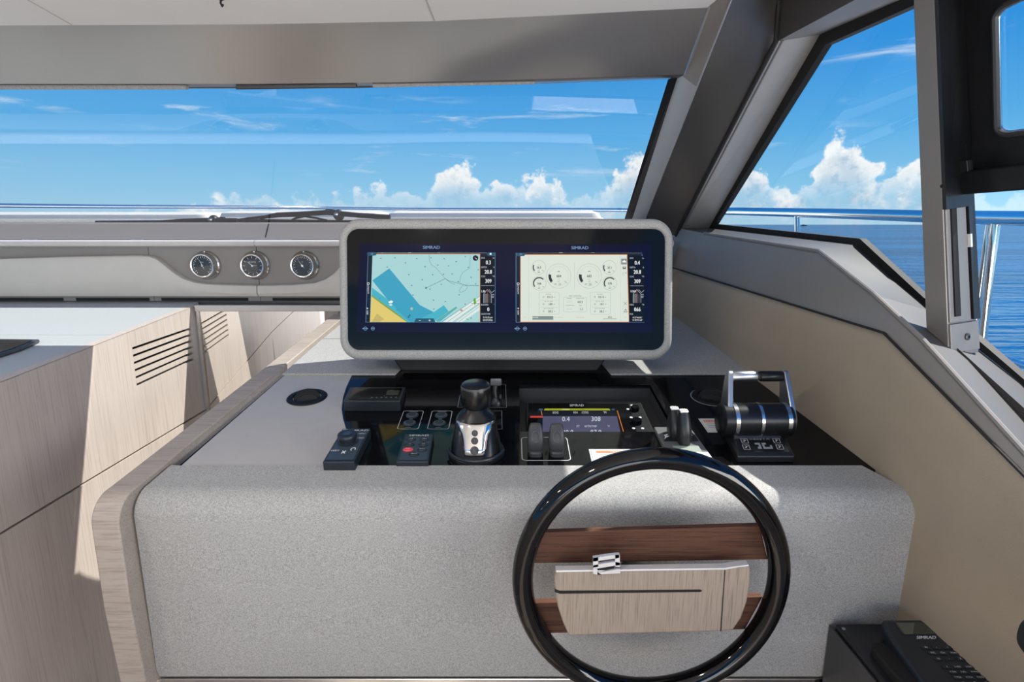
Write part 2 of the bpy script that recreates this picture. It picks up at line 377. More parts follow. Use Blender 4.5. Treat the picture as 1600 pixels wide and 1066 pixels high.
# ------------------------------------------------------------------ flat print (lettering and graphics lying on a surface)
_glyph = {}
def text_polys(s):
    """outline a string once, as triangles of unit size (cap height about .7), origin at its left baseline"""
    if s in _glyph: return _glyph[s]
    cu = bpy.data.curves.new('lettering', 'FONT'); cu.body = s; cu.size = 1; cu.resolution_u = 2
    ob = bpy.data.objects.new('lettering', cu); C.objects.link(ob)
    dg = bpy.context.evaluated_depsgraph_get(); ev = ob.evaluated_get(dg); me = ev.to_mesh()
    vs = [(v.co.x, v.co.y) for v in me.vertices]; fs = [tuple(p.vertices) for p in me.polygons]
    ev.to_mesh_clear(); bpy.data.objects.remove(ob); bpy.data.curves.remove(cu)
    _glyph[s] = (vs, fs); return _glyph[s]
class Print:
    """2-D artwork; fn maps artwork coordinates plus a tiny lift to local 3-D"""
    def __init__(s, fn, step=.00008): s.fn = fn; s.mb = MB(); s.k = 1; s.step = step
    def lift(s): s.k += 1; return s.k * s.step
    def poly(s, pts, m):
        z = s.lift(); pts = list(pts); i = len(s.mb.v)
        s.mb.v += [Vector(s.fn(x, y, z)) for x, y in pts]; k = s.mb.mat(m)
        if len(pts) <= 4: s.mb.f.append(tuple(range(i, i + len(pts)))); s.mb.mi.append(k)
        else:
            from mathutils.geometry import tessellate_polygon
            for t in tessellate_polygon([[Vector((x, y, 0)) for x, y in pts]]): s.mb.f.append(tuple(i + q for q in t)); s.mb.mi.append(k)
    def rect(s, x0, y0, x1, y1, m): s.poly([(x0, y0), (x1, y0), (x1, y1), (x0, y1)], m)
    def line(s, pts, w, m):
        z = s.lift(); k = s.mb.mat(m)
        for (x0, y0), (x1, y1) in zip(pts, pts[1:]):
            d = math.hypot(x1 - x0, y1 - y0) or 1; nx, ny = -(y1 - y0) / d * w / 2, (x1 - x0) / d * w / 2
            i = len(s.mb.v); s.mb.v += [Vector(s.fn(x, y, z)) for x, y in ((x0 + nx, y0 + ny), (x1 + nx, y1 + ny), (x1 - nx, y1 - ny), (x0 - nx, y0 - ny))]
            s.mb.f.append((i, i + 1, i + 2, i + 3)); s.mb.mi.append(k)
    def arc(s, cx, cy, r0, r1, a0, a1, m, n=24, sy=1.0):
        z = s.lift(); k = s.mb.mat(m)
        for j in range(n):
            q = [math.radians(a0 + (a1 - a0) * (j + t) / n) for t in (0, 1)]
            i = len(s.mb.v)
            s.mb.v += [Vector(s.fn(cx + r * math.cos(a), cy + sy * r * math.sin(a), z)) for r, a in ((r0, q[0]), (r1, q[0]), (r1, q[1]), (r0, q[1]))]
            s.mb.f.append((i, i + 1, i + 2, i + 3)); s.mb.mi.append(k)
    def frame(s, pts, w, m): s.line(list(pts) + [pts[0]], w, m)
    def text(s, t, x, y, h, m, align='c', rot=0.0, flip=1, wide=1.0):
        """h = letter height; flip=-1 where artwork y runs downwards"""
        vs, fs = text_polys(t)
        if not vs: return
        z = s.lift(); k = s.mb.mat(m); w = max(a for a, b in vs); sc = h / .7
        ox = {'c': -w / 2, 'l': 0, 'r': -w}[align]; ca, sa = math.cos(math.radians(rot)), math.sin(math.radians(rot))
        i = len(s.mb.v)
        for a, b in vs:
            a = (a + ox) * sc * wide; b = (b - .35) * sc * flip
            s.mb.v.append(Vector(s.fn(x + a * ca - b * sa, y + a * sa + b * ca, z)))
        for f in fs: s.mb.f.append(tuple(i + q for q in f)); s.mb.mi.append(k)
    def build(s, name, parent, **k):
        o = MB.build(s.mb, name, parent, smooth=0, **k); return o
def rel(x, y, z): return Vector((x, y, z + EYE))

# ================================================================== THE SETTING
# ---- floor and the hidden aft part of the saloon (only what bounces light)
b = MB(); b.box((-1.2, -.9, -.02), (5.2, 7.0, .04), 'sole_oak')
b.build('floor', kind='structure', label='oak cabin sole beneath the helm', cat='floor')
b = MB(); b.box((-3.75, -.9, .5), (.08, 7.0, 1.0), 'pale_wall')
b.build('wall_left', kind='structure', label='low pale cabin side on the far port side', cat='wall')

# ---- ceiling
zc = .455
front = [at_z(u, v, zc) for u, v in ((1105, 12), (1000, 17), (850, 25), (680, 33), (400, 38), (0, 40))] + [rel(-3.8, front_y, zc) for front_y in (1.41,)]
b = MB()
outline = [rel(.44, -1.2, zc), rel(.44, 1.15, zc)] + front + [rel(-3.8, -1.2, zc)]
b.prism(outline, (0, 0, .05), 'ceiling_vinyl')
ceil = b.build('ceiling', smooth=0, kind='structure', label='white padded headliner above the windshield with fine seams', cat='ceiling')
b = MB()
for (u0, v0), (u1, v1) in (((0, -25), (112, 38.5)), ((650, -40), (679, 32))):
    p, q = at_z(u0, v0, zc), at_z(u1, v1, zc)
    n = (q - p).cross(Vector((0, 0, 1))).normalized() * .0014
    b.prism([p - n, q - n, q + n, p + n], (0, 0, -.0008), 'ledge_trim')
b.build('panel_seam', ceil, smooth=0)
t = thing('hook', 'tiny black hook hanging from the white headliner', 'hook', at_z(345, -6, zc))
b = MB(); b.lathe([(.006, 0), (.006, -.006), (.003, -.008)], 'black_satin', 12); b.build('base', t)
b = MB(); b.tube([(0, 0, -.006), (0, -.004, -.014), (0, .002, -.018), (0, .006, -.014)], .0022, 'black_satin', 8); b.build('stem', t)

# ---- header above the windshield
bot = [at_y(u, v, y) for u, v, y in ((1069, 116.5, 1.56), (960, 120, 1.57), (850, 123.5, 1.58), (620, 128.5, 1.59), (400, 131, 1.59), (0, 131, 1.59))]
bot.append(Vector((-3.8, 1.585, bot[-1].z)))
b = MB(); b.grid([front, bot], 'header_panel')
b.grid([bot, [p + Vector((0, .05, .004)) for p in bot]], 'charcoal_paint')
b.grid([[p + Vector((0, .05, .004)) for p in bot], [p + Vector((0, .08, .25)) for p in bot]], 'charcoal_paint')
trim1 = b.build('trim_1', smooth=30, kind='structure', label='wide graphite header band between headliner and windshield', cat='trim')

# ---- windshield
wtop = [at_y(1043, 124, 1.645)] + [at_y(u, v, 1.665) for u, v in ((850, 131), (560, 138), (0, 139))]
wtop.append(Vector((-3.8, 1.665, wtop[-1].z)))
wbot = [at_y(975, 343, 2.33)] + [at_y(u, 349, 2.37) for u in (800, 560, 0)]
wbot.append(Vector((-4.2, 2.37, wbot[-1].z)))
b = MB()
n = Vector((0, -.35, -.94)).normalized() * -.005
b.grid([wtop, wbot], 'windshield_glass')
wind = MB()
glassobj = b
w1 = thing('window_1', 'raked windshield of clear glass across the whole front', 'window', kind='structure')
go = b.build('glass_pane', w1, smooth=30)
fr = MB()
# black frame strip across the top and down the starboard edge
fr.grid([[p + Vector((0, .045, .004)) for p in bot[:5]] , [p + Vector((0, -.004, 0)) for p in wtop[:4]] + [wtop[4] + Vector((0, -.004, 0))]] if False else
        [[bot[0] + Vector((0, .05, .003)), bot[2] + Vector((0, .05, .003)), bot[3] + Vector((0, .05, .003)), bot[5] + Vector((0, .05, .003)), bot[6] + Vector((0, .05, .003))],
         [p + Vector((0, -.006, -.001)) for p in wtop]], 'black_satin')
s1t, s1b = at_y(1060.6, 115, 1.61), at_y(987, 345, 2.29)
fr.grid([[s1t, wtop[0] + Vector((0, -.004, -.002))], [s1b, wbot[0] + Vector((0, -.004, -.002))]], 'black_satin')
fr.build('frame', w1, smooth=0)
# rolled sun blind cassettes just under the header
t = thing('roller_blind', 'grey woven roller blind rolled up along the windshield top', 'blind', (0, 0, 0))
for u0, u1, m in ((-900, 290, 'blind_fabric'), (582, 836, 'blind_fabric'), (368, 556, 'black_satin')):
    y0 = 1.615
    va = lambda u: 131 if u < 420 else 131 - (u - 420) * .0172
    vb = lambda u: 140 if u < 420 else 140 - (u - 420) * .0200
    pts = [at_y(u0, va(u0) - 3, y0), at_y(u1, va(u1) - 3, y0), at_y(u1, vb(u1), y0 + .004), at_y(u0, vb(u0), y0 + .004)]
    q = MB(); q.prism(pts, (0, .018, .004), m)
    q.build('fabric_roll' if m == 'blind_fabric' else 'slot_cover', t, smooth=0, bevel=.002)

# ---- starboard corner pillar
I = {k: side(u, v, .03) for k, (u, v) in dict(g0=(1063, 357), g1=(1214, 65), b1=(1330, 3), b2=(1480, -78), b3=(1900, -330)).items()}
I.update({k: side(u, v, .015, False) for k, (u, v) in dict(s1=(1101, 365), s2=(1280, 393), s3=(1365, 460), s4=(1440, 530), s5=(1600, 707), s6=(1840, 973)).items()})
O = {k: side(u, v, .15) for k, (u, v) in dict(g0=(1108, 356), g1=(1281, 54), b1=(1425, -8), b2=(1560, -72), b3=(1900, -235), s2=(1337, 382), s3=(1445, 480), s4=(1530, 547), s5=(1600, 603), s6=(1850, 815)).items()}
Gl = {k: side(u, v, .155) for k, (u, v) in dict(g0=(1118, 350), g1=(1292, 70), b1=(1425, 11), b2=(1560, -50), b3=(1900, -210), s2=(1346, 373), s3=(1445, 464), s4=(1530, 530), s5=(1600, 590), s6=(1850, 800)).items()}
R0, R1 = at_y(1007, 345, 2.16), at_y(1142, 0, 1.30)
R2 = R1 + (R1 - R0) * .12
Rm = R0 + (R1 - R0) * ((1.53 - R0.y) / (R1.y - R0.y))
G2 = side(1219, 0, .03); G3 = G2 + (R2 - R1) + Vector((0, .0, .0))
b = MB()
# rounded dark main face of the pillar, bulging a little inboard
rows = []
def arcrow(p, q, bulge, k=7):
    out = []
    for i in range(k):
        t = i / (k - 1); s = p.lerp(q, t); nrm = Vector((-.75, -.62, .1)).normalized()
        out.append(s + nrm * bulge * 4 * t * (1 - t))
    return out
low0, low1 = R0 + (R0 - R1) * .12, I['g0'] + (I['g0'] - I['g1']) * .06
for t in range(9):
    f = t / 8; rows.append(arcrow(R0.lerp(R1, f), I['g0'].lerp(I['g1'].lerp(G2, max(0, f - .8) * 5) if f > .8 else I['g1'], f if f <= .8 else f) if False else (I['g0'].lerp(I['g1'], f / .82) if f < .82 else I['g1'].lerp(G2, (f - .82) / .18)), .012))
rows.append(arcrow(R2, G3, .012)); rows.insert(0, arcrow(low0, low1, .012))
b.grid(rows, 'charcoal_paint')
# strip between windshield frame and ridge, and its continuation beside the header
b.grid([[s1t, Rm], [s1b, R0], [s1b + (s1b - s1t) * .1, low0]], 'silver_trim')
h0, h1 = bot[0].copy(), front[0].copy()
b.grid([[s1t, Rm], [h0 + Vector((.0, -.003, 0)), Rm], [h1, R1], [h1 + (h1 - h0) * .25, R2]], 'graphite_panel')  # same strip higher up, its shade put in as a darker material
pil = b.build('trim_2', smooth=40, kind='structure', label='dark raked corner pillar between windshield and side window', cat='trim')
b = MB(); b.tube([R0 + Vector((0, -.002, 0)), R1 + Vector((0, -.002, 0)), R2], .0022, 'silver_trim', 8); b.build('ridge_highlight', pil)  # pale tube standing in for the highlight along the pillar ridge
b = MB(); b.tube([h0 + Vector((.003, -.004, 0)), h1 + Vector((.003, -.004, 0))], .0028, 'silver_trim', 8); b.build('corner_highlight', pil)  # pale tube drawing the highlight on the header's edge
gp = [low1, I['g0'], I['g1'], G2, G3]
b = MB(); b.tube([p + Vector((-.004, -.004, 0)) for p in gp], .006, 'black_rubber', 8); b.build('groove_seal', pil)
b = MB(); b.tube([p + Vector((.009, -.009, 0)) for p in gp[1:3]], .003, 'graphite_panel', 8); b.build('seal_lip', pil)

# ---- starboard wall: casing, sill, leather pad
L0, L1, L2 = (side(u, v, 0, False) for u, v in ((1052, 418), (1385, 520), (1600, 737)))
Lm = L0.lerp(L1, .62); L3 = L2 + (L2 - L1) * 1.1
Lf = L0 + (L0 - L1) * .12
b = MB()
b.poly([L0, I['s1'], I['g0']], 'graphite_panel'); b.poly([L0, Lm, I['s2'], I['s1']], 'graphite_panel')
b.poly([Lf, L0, I['g0'], low1, low0], 'graphite_panel')
b.poly([Lm, L1, I['s3'], I['s2']], 'graphite_panel'); b.poly([L1, I['s4'], I['s3']], 'graphite_panel')
b.poly([L1, L2, I['s5'], I['s4']], 'graphite_panel'); b.poly([L2, L3, I['s6'], I['s5']], 'graphite_panel')
# outer skin so that the wall is solid
for a, c in ((L0, L1), (L1, L2), (L2, L3)):
    o1 = Vector((.10, 0, 0)); dn = Vector((0, 0, -1.2))
    b.poly([a + o1, c + o1, c + o1 + dn, a + o1 + dn], 'charcoal_paint')
wr = b.build('wall_right', smooth=28, kind='structure', label='starboard cabin side with graphite casing above tan leather', cat='wall')
b = MB()
ii = [I[k] for k in ('s1', 's2', 's3', 's4', 's5', 's6')]; oo = [O['g0'], O['s2'], O['s2'].lerp(O['s3'], .62), O['s3'].lerp(O['s4'], .35), O['s5'], O['s6']]
b.grid([ii, oo], 'sill_paint'); b.build('window_sill', wr, smooth=32)
b = MB(); b.tube([p + Vector((-.001, -.001, .001)) for p in ii], .005, 'graphite_panel', 8); b.build('sill_nosing', wr)
# soft leather pad
b = MB(); off = Vector((.03, 0, 0)); dn = EYE - 1.15
top = [Lf, L0, L1, L2, L3]; top = [p + Vector((-.004, 0, -.004)) for p in top]
rows = []
prof = ((.012, -.001), (.009, 0), (.004, -.005), (.0, -.016), (-.004, -.05), (-.004, -.5))
for dx, dz in prof: rows.append([p + Vector((dx, 0, dz)) for p in top])
rows.append([Vector((p.x + .01, p.y, dn)) for p in top])
b.grid(rows, 'tan_leather'); b.build('leather_pad', wr, smooth=50)
b = MB(); b.tube([p + Vector((-.002, -.001, .004)) for p in top], .0024, 'black_rubber', 8); b.build('shadow_gap', wr)
# starboard side aft of the helm (out of view)
b = MB(); b.box((.95, -1.3, .55), (.08, 3.6, 1.1), 'pale_wall'); b.build('trim_3', kind='structure', label='low pale cabin side aft of the helm', cat='trim')

# ---- starboard side window: jambs, gasket, glass
w2 = thing('window_2', 'starboard side window with chamfered corners in a black gasket', 'window', kind='structure')
b = MB()
b.grid([[I['g0'], I['g1']], [O['g0'], O['g1']]], 'jamb_grey')
b.poly([I['g0'], O['g0'], I['s1']], 'charcoal_paint')
b.build('front_jamb', w2, smooth=0)
b = MB(); b.grid([[I['g1'], I['b1'], I['b2'], I['b3']], [O['g1'], O['b1'], O['b2'], O['b3']]], 'jamb_grey'); b.build('head_jamb', w2, smooth=0)
b = MB(); order = ('g0', 'g1', 'b1', 'b2', 'b3'); order2 = ('g0', 's2', 's3', 's4', 's5', 's6')
for od in (order, order2):
    b.grid([[O[k] for k in od], [Gl[k] + Vector((-.004, 0, 0)) for k in od], [Gl[k] + Vector((.012, 0, 0)) for k in od]], 'black_rubber')
b.build('gasket', w2, smooth=0)
b = MB(); b.poly([Gl[k] + Vector((.008, 0, 0)) for k in ('g0', 'g1', 'b1')] + [side(1452, 0, .163)] + [side(1462, 480, .163)] + [Gl['s3'] + Vector((.008, 0, 0)), Gl['s2'] + Vector((.008, 0, 0))], 'side_glass'); b.build('glass_pane', w2, smooth=0)
# dark roof side above the window
b = MB(); up = [rel(.42, 1.24, .44), rel(.56, 1.12, .52), rel(.66, .8, .54), rel(.75, .2, .54)]
b.poly([I['g1'], I['b1'], I['b2'], up[2], up[1], G3, G2], 'charcoal_paint'); b.poly([I['b2'], I['b3'], up[3], up[2]], 'charcoal_paint')
b.poly([R2, G3, up[1], rel(.43, 1.10, .45)], 'charcoal_paint'); b.poly([rel(.43, 1.10, .45), up[1], up[2], rel(.43, .6, .45)], 'charcoal_paint'); b.poly([rel(.43, .6, .45), up[2], up[3], rel(.75, -1.2, .54), rel(.43, -1.2, .45)], 'charcoal_paint')
b.build('trim_4', smooth=0, kind='structure', label='dark cabin-top side above the starboard window', cat='trim')

# ---- post behind the side window, and the lifted sliding sash beyond it
post = thing('trim_5', 'dark grey upright window post standing on the starboard sill', 'trim', kind='structure')
pb = [side(1449, 519, .045), side(1484, 548, .045), side(1531, 541, .125)]; pb.append(pb[0] + (pb[2] - pb[1]))
pt = [side(1426.5, -14, .045), side(1459.5, -14, .045), side(1500, -14, .125)]; pt.append(pt[0] + (pt[2] - pt[1]))
pb = [p + Vector((0, 0, -.012)) for p in pb]
b = MB(); b.grid([pb, pt], 'graphite_panel', closed=True, cap0=True, cap1=True); b.build('post_body', post, smooth=0, bevel=.002)
def pq(s, t, out=.0):       # point on the post's aft face: s across 0..1, t up 0..1
    p = pb[1].lerp(pb[2], s).lerp(pt[1].lerp(pt[2], s), t); nn = (pb[2] - pb[1]).cross(pt[1] - pb[1]).normalized()
    if nn.y > 0: nn = -nn
    return p + nn * out
def slab(name, s0, s1, t0, t1, o, m, parent=post, **k):
    b = MB(); a = [pq(s0, t0), pq(s1, t0), pq(s1, t1), pq(s0, t1)]; c = [pq(s0, t0, o), pq(s1, t0, o), pq(s1, t1, o), pq(s0, t1, o)]
    b.grid([a, c], m, True, True, True); return b.build(name, parent, smooth=0, **k)
slab('foot_plate', .02, .97, .012, .098, .004, 'graphite_panel', bevel=.001)
slab('channel_plate', .04, .74, .104, .43, .003, 'graphite_panel', bevel=.001)
slab('channel_slot', .18, .36, .12, .44, .0055, 'gap_black')
slab('dark_edge', .78, 1.0, .104, .60, .006, 'black_satin')
slab('upper_channel', .0, .98, .43, 1.0, .006, 'black_satin')
slab('white_mark', .76, .82, .315, .352, .0075, 'white_print')
b = MB(); c = pq(.55, .055, .004); nn = (pq(.5, .05, .01) - pq(.5, .05, 0)).normalized()
rot = nn.to_track_quat('Z', 'Y'); bb = MB(); bb.lathe([(.0065, 0), (.0065, .002), (.004, .0035), (.0025, .0035), (.002, .001)], 'dark_grey_plastic', 16); sc = bb.build('screw', post); sc.location = c; sc.rotation_euler = rot.to_euler()
b = MB(); c = side(1472, 291, .045); bb = MB(); bb.lathe([(.003, 0), (.003, .0012)], 'gap_black', 12); sc = bb.build('screw_hole', post); sc.location = c; sc.rotation_euler = Vector((-1, -.125, -.18)).to_track_quat('Z', 'Y').to_euler()

w3 = thing('window_3', 'black framed sliding sash with rounded pane at the right edge', 'window', kind='structure')
def quadmap(tl, tr, br, bl, off):
    def f(s, t, d=0.0):      # s right 0..1, t down 0..1
        u = (tl[0] * (1 - s) + tr[0] * s) * (1 - t) + (bl[0] * (1 - s) + br[0] * s) * t
        v = (tl[1] * (1 - s) + tr[1] * s) * (1 - t) + (bl[1] * (1 - s) + br[1] * s) * t
        return side(u, v, off + d)
    return f
fo = quadmap((1476, -110), (1900, -330), (1900, 235), (1492, 300), .125)
fi = quadmap((1554, 16), (1840, -120), (1840, 176), (1558, 213), .125)
ro = rrect(1, 1, .002, 5, .5, .5); ri = rrect(1, 1, .075, 5, .5, .5)
b = MB()
b.grid([[fo(s, 1 - t, .02) for s, t in ro], [fo(s, 1 - t) for s, t in ro], [fi(s, 1 - t) for s, t in ri], [fi(s, 1 - t, .02) for s, t in ri]], 'black_satin', closed=True)
b.build('sash_frame', w3, smooth=25)
b = MB(); b.tube([fi(s, 1 - t, -.002) for s, t in ri], .005, 'dark_grey_plastic', 8, closed=True); b.build('pane_seal', w3)
b = MB(); b.tube([fi(.012 + .976 * s, 1 - (.012 + .976 * t), .008) for s, t in ri], .004, 'steel', 8, closed=True); b.build('pane_liner', w3)
b = MB(); b.poly([fi(s, 1 - t, .014) for s, t in ri], 'side_glass'); b.build('glass_pane', w3, smooth=0)
b = MB(); q0 = [side(u, v, .09) for u, v in ((1497, 268), (1900, 225), (1900, 275), (1497, 305))]
b.prism(q0, Vector((.045, 0, .008)), 'anodised_black'); b.build('lower_rail', w3, smooth=0, bevel=.003)
b = MB(); q0 = [side(u, v, .10) for u, v in ((1484, 60), (1490, 60), (1494, 235), (1489, 235))]
pass
b = MB(); b.lathe([(.006, 0), (.006, .003), (.003, .005)], 'steel', 14); o = b.build('screw', w3); o.location = side(1494, 264, .088); o.rotation_euler = (0, -math.pi / 2, 0)
b = MB(); q0 = [side(u, v, .088) for u, v in ((1484, 255), (1510, 250), (1512, 268), (1486, 274))]; b.prism(q0, Vector((.01, 0, 0)), 'black_satin'); b.build('bracket', w3, smooth=0, bevel=.001)

# ---- forward bulkhead under the windshield
XL, XR = -3.8, .56
wf = thing('wall_front', 'low forward bulkhead with ledge, grey gauge panel and cream pad', 'wall', kind='structure')
def yz(v, y): return at_y(800, v, y).z
b = MB(); yy = [2.055, 2.10, 2.25, 2.40]; zz = [yz(374, 2.055), yz(372.5, 2.10) , yz(360, 2.25), yz(347.5, 2.40)]
b.grid([[Vector((XL, y, z)), Vector((XR, y, z))] for y, z in zip(yy, zz)], 'cowl_vinyl'); cowl = b.build('cowl', wf, smooth=30)
b = MB()
for u0, v0, u1, v1 in ((415, 371, 420, 350),):
    p = on_plane(u0, v0, (0, 2.10, zz[1]), Vector((0, -(zz[2] - zz[1]), .15))) ; q = on_plane(u1, v1, (0, 2.25, zz[2]), Vector((0, -(zz[3] - zz[2]), .15)))
    w = Vector((.002, 0, 0)); b.prism([p - w, p + w, q + w, q - w], (0, 0, .0012), 'gap_black')
b.build('cowl_seam', wf, smooth=0)
b = MB(); r = .011; zt, zb = yz(375.5, 2.03), yz(385.5, 2.03); zm = (zt + zb) / 2
pr = [(2.07, zt + .001), (2.03, zt)] + [(2.03 - .012 * math.sin(math.pi * k / 8), zm + (zt - zm) * math.cos(math.pi * k / 8)) for k in range(1, 8)] + [(2.03, zb), (2.07, zb)]
b.grid([[Vector((x, y, z)) for y, z in pr] for x in (XL, at_y(399, 380, 2.03).x - .0008)], 'ledge_trim'); b.grid([[Vector((x, y, z)) for y, z in pr] for x in (at_y(399, 380, 2.03).x + .0008, XR)], 'ledge_trim')
b.build('ledge', wf, smooth=40)
b = MB()
for u0, u1 in ((-400, 35), (62, 205), (227, 360), (457, 540), (600, 760)):
    p, q = at_y(u0, 373.6, 2.07), at_y(u1, 373.6, 2.07)
    b.box(((p.x + q.x) / 2, 2.064, zt + .0014), (q.x - p.x, .008, .0012), 'black_rubber')
b.build('demist_slot', wf, smooth=0)
b = MB(); zlo = yz(470, 2.06)
for x0, x1 in ((XL, at_y(232, 395, 2.055).x - .001), (at_y(232, 395, 2.055).x + .001, at_y(401, 395, 2.055).x - .001), (at_y(401, 395, 2.055).x + .001, XR)):
    b.prism([(x0, 2.055, zb + .004), (x1, 2.055, zb + .004), (x1, 2.055, zlo), (x0, 2.055, zlo)], (0, .03, 0), 'warm_grey_panel')
b.build('gauge_panel', wf, smooth=0)
edge = [(-1000, 406), (-400, 405), (0, 404), (120, 400.5), (215, 399), (232, 400), (243, 404), (255, 413), (268, 424), (285, 435), (303, 441), (322, 443.5), (352, 445), (401, 446), (455, 445), (490, 442), (508, 436), (521, 427), (533, 414), (545, 404), (560, 400), (700, 399), (900, 399), (1040, 399)]
b = MB(); cut = edge.index((401, 446))
for part in (edge[:cut + 1], edge[cut:]):
    pts = [at_y(u, v, 2.03) for u, v in part]
    e = .0012
    pts[0].x += e * (part[0][0] == 401); pts[-1].x -= e * (part[-1][0] == 401)
    zl = yz(463.5, 2.03); rows = []
    for d, h in ((.026, 0), (.008, 0), (.002, -.003), (0, -.009), (-.003, -.03)):
        rows.append([Vector((p.x, 2.03 + d, p.z + h)) for p in pts])
    rows.append([Vector((p.x, 2.03, min(zl + .012, p.z - .03))) for p in pts]); rows.append([Vector((p.x, 2.036, zl)) for p in pts]); rows.append([Vector((p.x, 2.056, zl)) for p in pts])
    b.grid(rows, 'cream_leather')
b.build('leather_pad', wf, smooth=45)
b = MB(); b.box(((XL + XR) / 2, 2.075, EYE - .29), (XR - XL, .02, .09), 'charcoal_paint'); b.build('recess_back', wf, smooth=0)
for u0, u1 in ((-300, 101), (121, 235), (254, 389), (427, 540)):
    p, q = at_y(u0, 467.5, 2.06), at_y(u1, 467.5, 2.06); b = MB()
    b.box(((p.x + q.x) / 2, 2.06, p.z), (q.x - p.x, .014, .010), 'gap_black'); b.build('air_slot', wf, smooth=0)

# ---- foredeck, sea
b = MB(); b.prism([rel(1.0, 2.9, -.05), rel(.9, 4.2, -.03), rel(.35, 5.8, .0), rel(-1.2, 7.4, .02), rel(-2.75, 5.8, .0), rel(-3.3, 4.2, -.03), rel(-3.4, 2.9, -.05)], (0, 0, -.3), 'deck_white')
b.build('foredeck', smooth=0, kind='structure', label='white foredeck beyond the windshield beneath the sun pads', cat='deck')
def sea():
    m, nt, p = new_mat('sea_water'); N, L = nt.nodes, nt.links
    setp(p, Roughness=.12); p.inputs['IOR'].default_value = 1.2
    tc = N.new('ShaderNodeTexCoord')
    def nz(sc, scale, det, ro=.55):
        mp = N.new('ShaderNodeMapping'); mp.inputs['Scale'].default_value = sc; mp.inputs['Rotation'].default_value = (0, 0, .2); L.new(tc.outputs['Object'], mp.inputs[0])
        n = N.new('ShaderNodeTexNoise'); n.inputs['Scale'].default_value = scale; n.inputs['Detail'].default_value = det; n.inputs['Roughness'].default_value = ro
        L.new(mp.outputs[0], n.inputs['Vector']); return n.outputs['Fac']
    a = nz((.13, 1, 1), .5, 4, .5); c = nz((.2, 1, 1), 2.2, 3, .5); e = nz((.2, 1, 1), .06, 4)
    s = N.new('ShaderNodeMath'); s.operation = 'MULTIPLY_ADD'; L.new(c, s.inputs[0]); s.inputs[1].default_value = .35; L.new(a, s.inputs[2])
    bp = N.new('ShaderNodeBump'); bp.inputs['Strength'].default_value = .46; bp.inputs['Distance'].default_value = 1.5; L.new(s.outputs[0], bp.inputs['Height']); L.new(bp.outputs[0], p.inputs['Normal'])
    r = N.new('ShaderNodeValToRGB'); L.new(e, r.inputs[0]); r.color_ramp.elements[0].position = .35; r.color_ramp.elements[1].position = .65
    r.color_ramp.elements[0].color = (.003, .050, .135, 1); r.color_ramp.elements[1].color = (.009, .105, .25, 1)
    df = N.new('ShaderNodeBsdfDiffuse'); L.new(r.outputs[0], df.inputs[0]); L.new(bp.outputs[0], df.inputs['Normal'])
    gs = N.new('ShaderNodeBsdfGlossy'); gs.inputs['Roughness'].default_value = .04; L.new(bp.outputs[0], gs.inputs['Normal'])
    fr = N.new('ShaderNodeFresnel'); fr.inputs[0].default_value = 1.33; L.new(bp.outputs[0], fr.inputs['Normal'])
    mm = N.new('ShaderNodeMath'); mm.operation = 'MULTIPLY'; mm.inputs[1].default_value = .62; L.new(fr.outputs[0], mm.inputs[0])
    mn_ = N.new('ShaderNodeMath'); mn_.operation = 'MINIMUM'; mn_.inputs[1].default_value = .46; L.new(mm.outputs[0], mn_.inputs[0])   # rough sea: facets never all lie at grazing angle
    mx = N.new('ShaderNodeMixShader'); L.new(mn_.outputs[0], mx.inputs[0]); L.new(df.outputs[0], mx.inputs[1]); L.new(gs.outputs[0], mx.inputs[2])
    L.new(mx.outputs[0], N['Material Output'].inputs[0])
sea()
b = MB(); z = EYE - 4.2
b.poly([(-30000, -200, z), (30000, -200, z), (30000, 45000, z), (-30000, 45000, z)], 'sea_water')
b.build('sea', smooth=0, kind='structure', label='calm blue rippled sea out to the horizon', cat='sea')
t = thing('motorboat', 'tiny far motorboat on the horizon trailing a white wake', 'boat', at_z(1256, 352.9, -4.2))
s = t.location.y / 900
b = MB(); b.grid([[Vector((x * s, y * s, 0)) for x, y in ((4, 0), (1, 1), (-4, 1), (-4, -1), (1, -1))], [Vector((x * s, y * s, 1.0 * s)) for x, y in ((5.2, 0), (1, 1.2), (-4, 1.2), (-4, -1.2), (1, -1.2))]], 'black_satin', True, True, True); b.build('hull', t, smooth=0)
b = MB(); b.box((-1 * s, 0, 1.4 * s), (2.6 * s, 1.6 * s, 1 * s), 'dark_grey_plastic'); b.build('cabin', t, smooth=0)
b = MB(); b.prism([Vector(p) * s for p in ((-4, -.5, .1), (-38, -3, .1), (-38, 3, .1), (-4, .5, .1))], (0, 0, .12 * s), 'deck_white'); b.build('wake', t, smooth=0)

# ---- foredeck sun pads, rail, wipers
def sunpad(u0, u1, y, vt, label):
    p, q = at_y(u0, vt, y), at_y(u1, vt, y); h = .17
    b = MB(); w = q.x - p.x
    rows = []
    for hh, ins in ((0, .012), (.02, 0), (h - .05, 0), (h - .015, .014), (h, .05)):
        rows.append([Vector((x, yy, hh)) for x, yy in rrect(w - 2 * ins, .7 - 2 * ins, .06, 5)])
    b.grid(rows, 'cushion_vinyl', True, True, True)
    o = b.build('sun_pad', None, 40, label=label, cat='cushion', group='foredeck sun pads', loc=((p.x + q.x) / 2, y + .38, p.z - h))
    pip = MB(); pip.tube([Vector((x, yy, h - .045)) for x, yy in rrect(w + .003, .703, .06, 5)], .006, 'cushion_vinyl', 8, closed=True); pip.build('piping', o)
sunpad(-640, 322, 3.25, 331, 'long off-white sun pad at the left beyond the windshield')
sunpad(329, 591.5, 3.25, 328.5, 'off-white middle sun pad behind the wiper hinge')
sunpad(598.5, 945, 3.25, 328.5, 'off-white sun pad behind the top of the twin display')

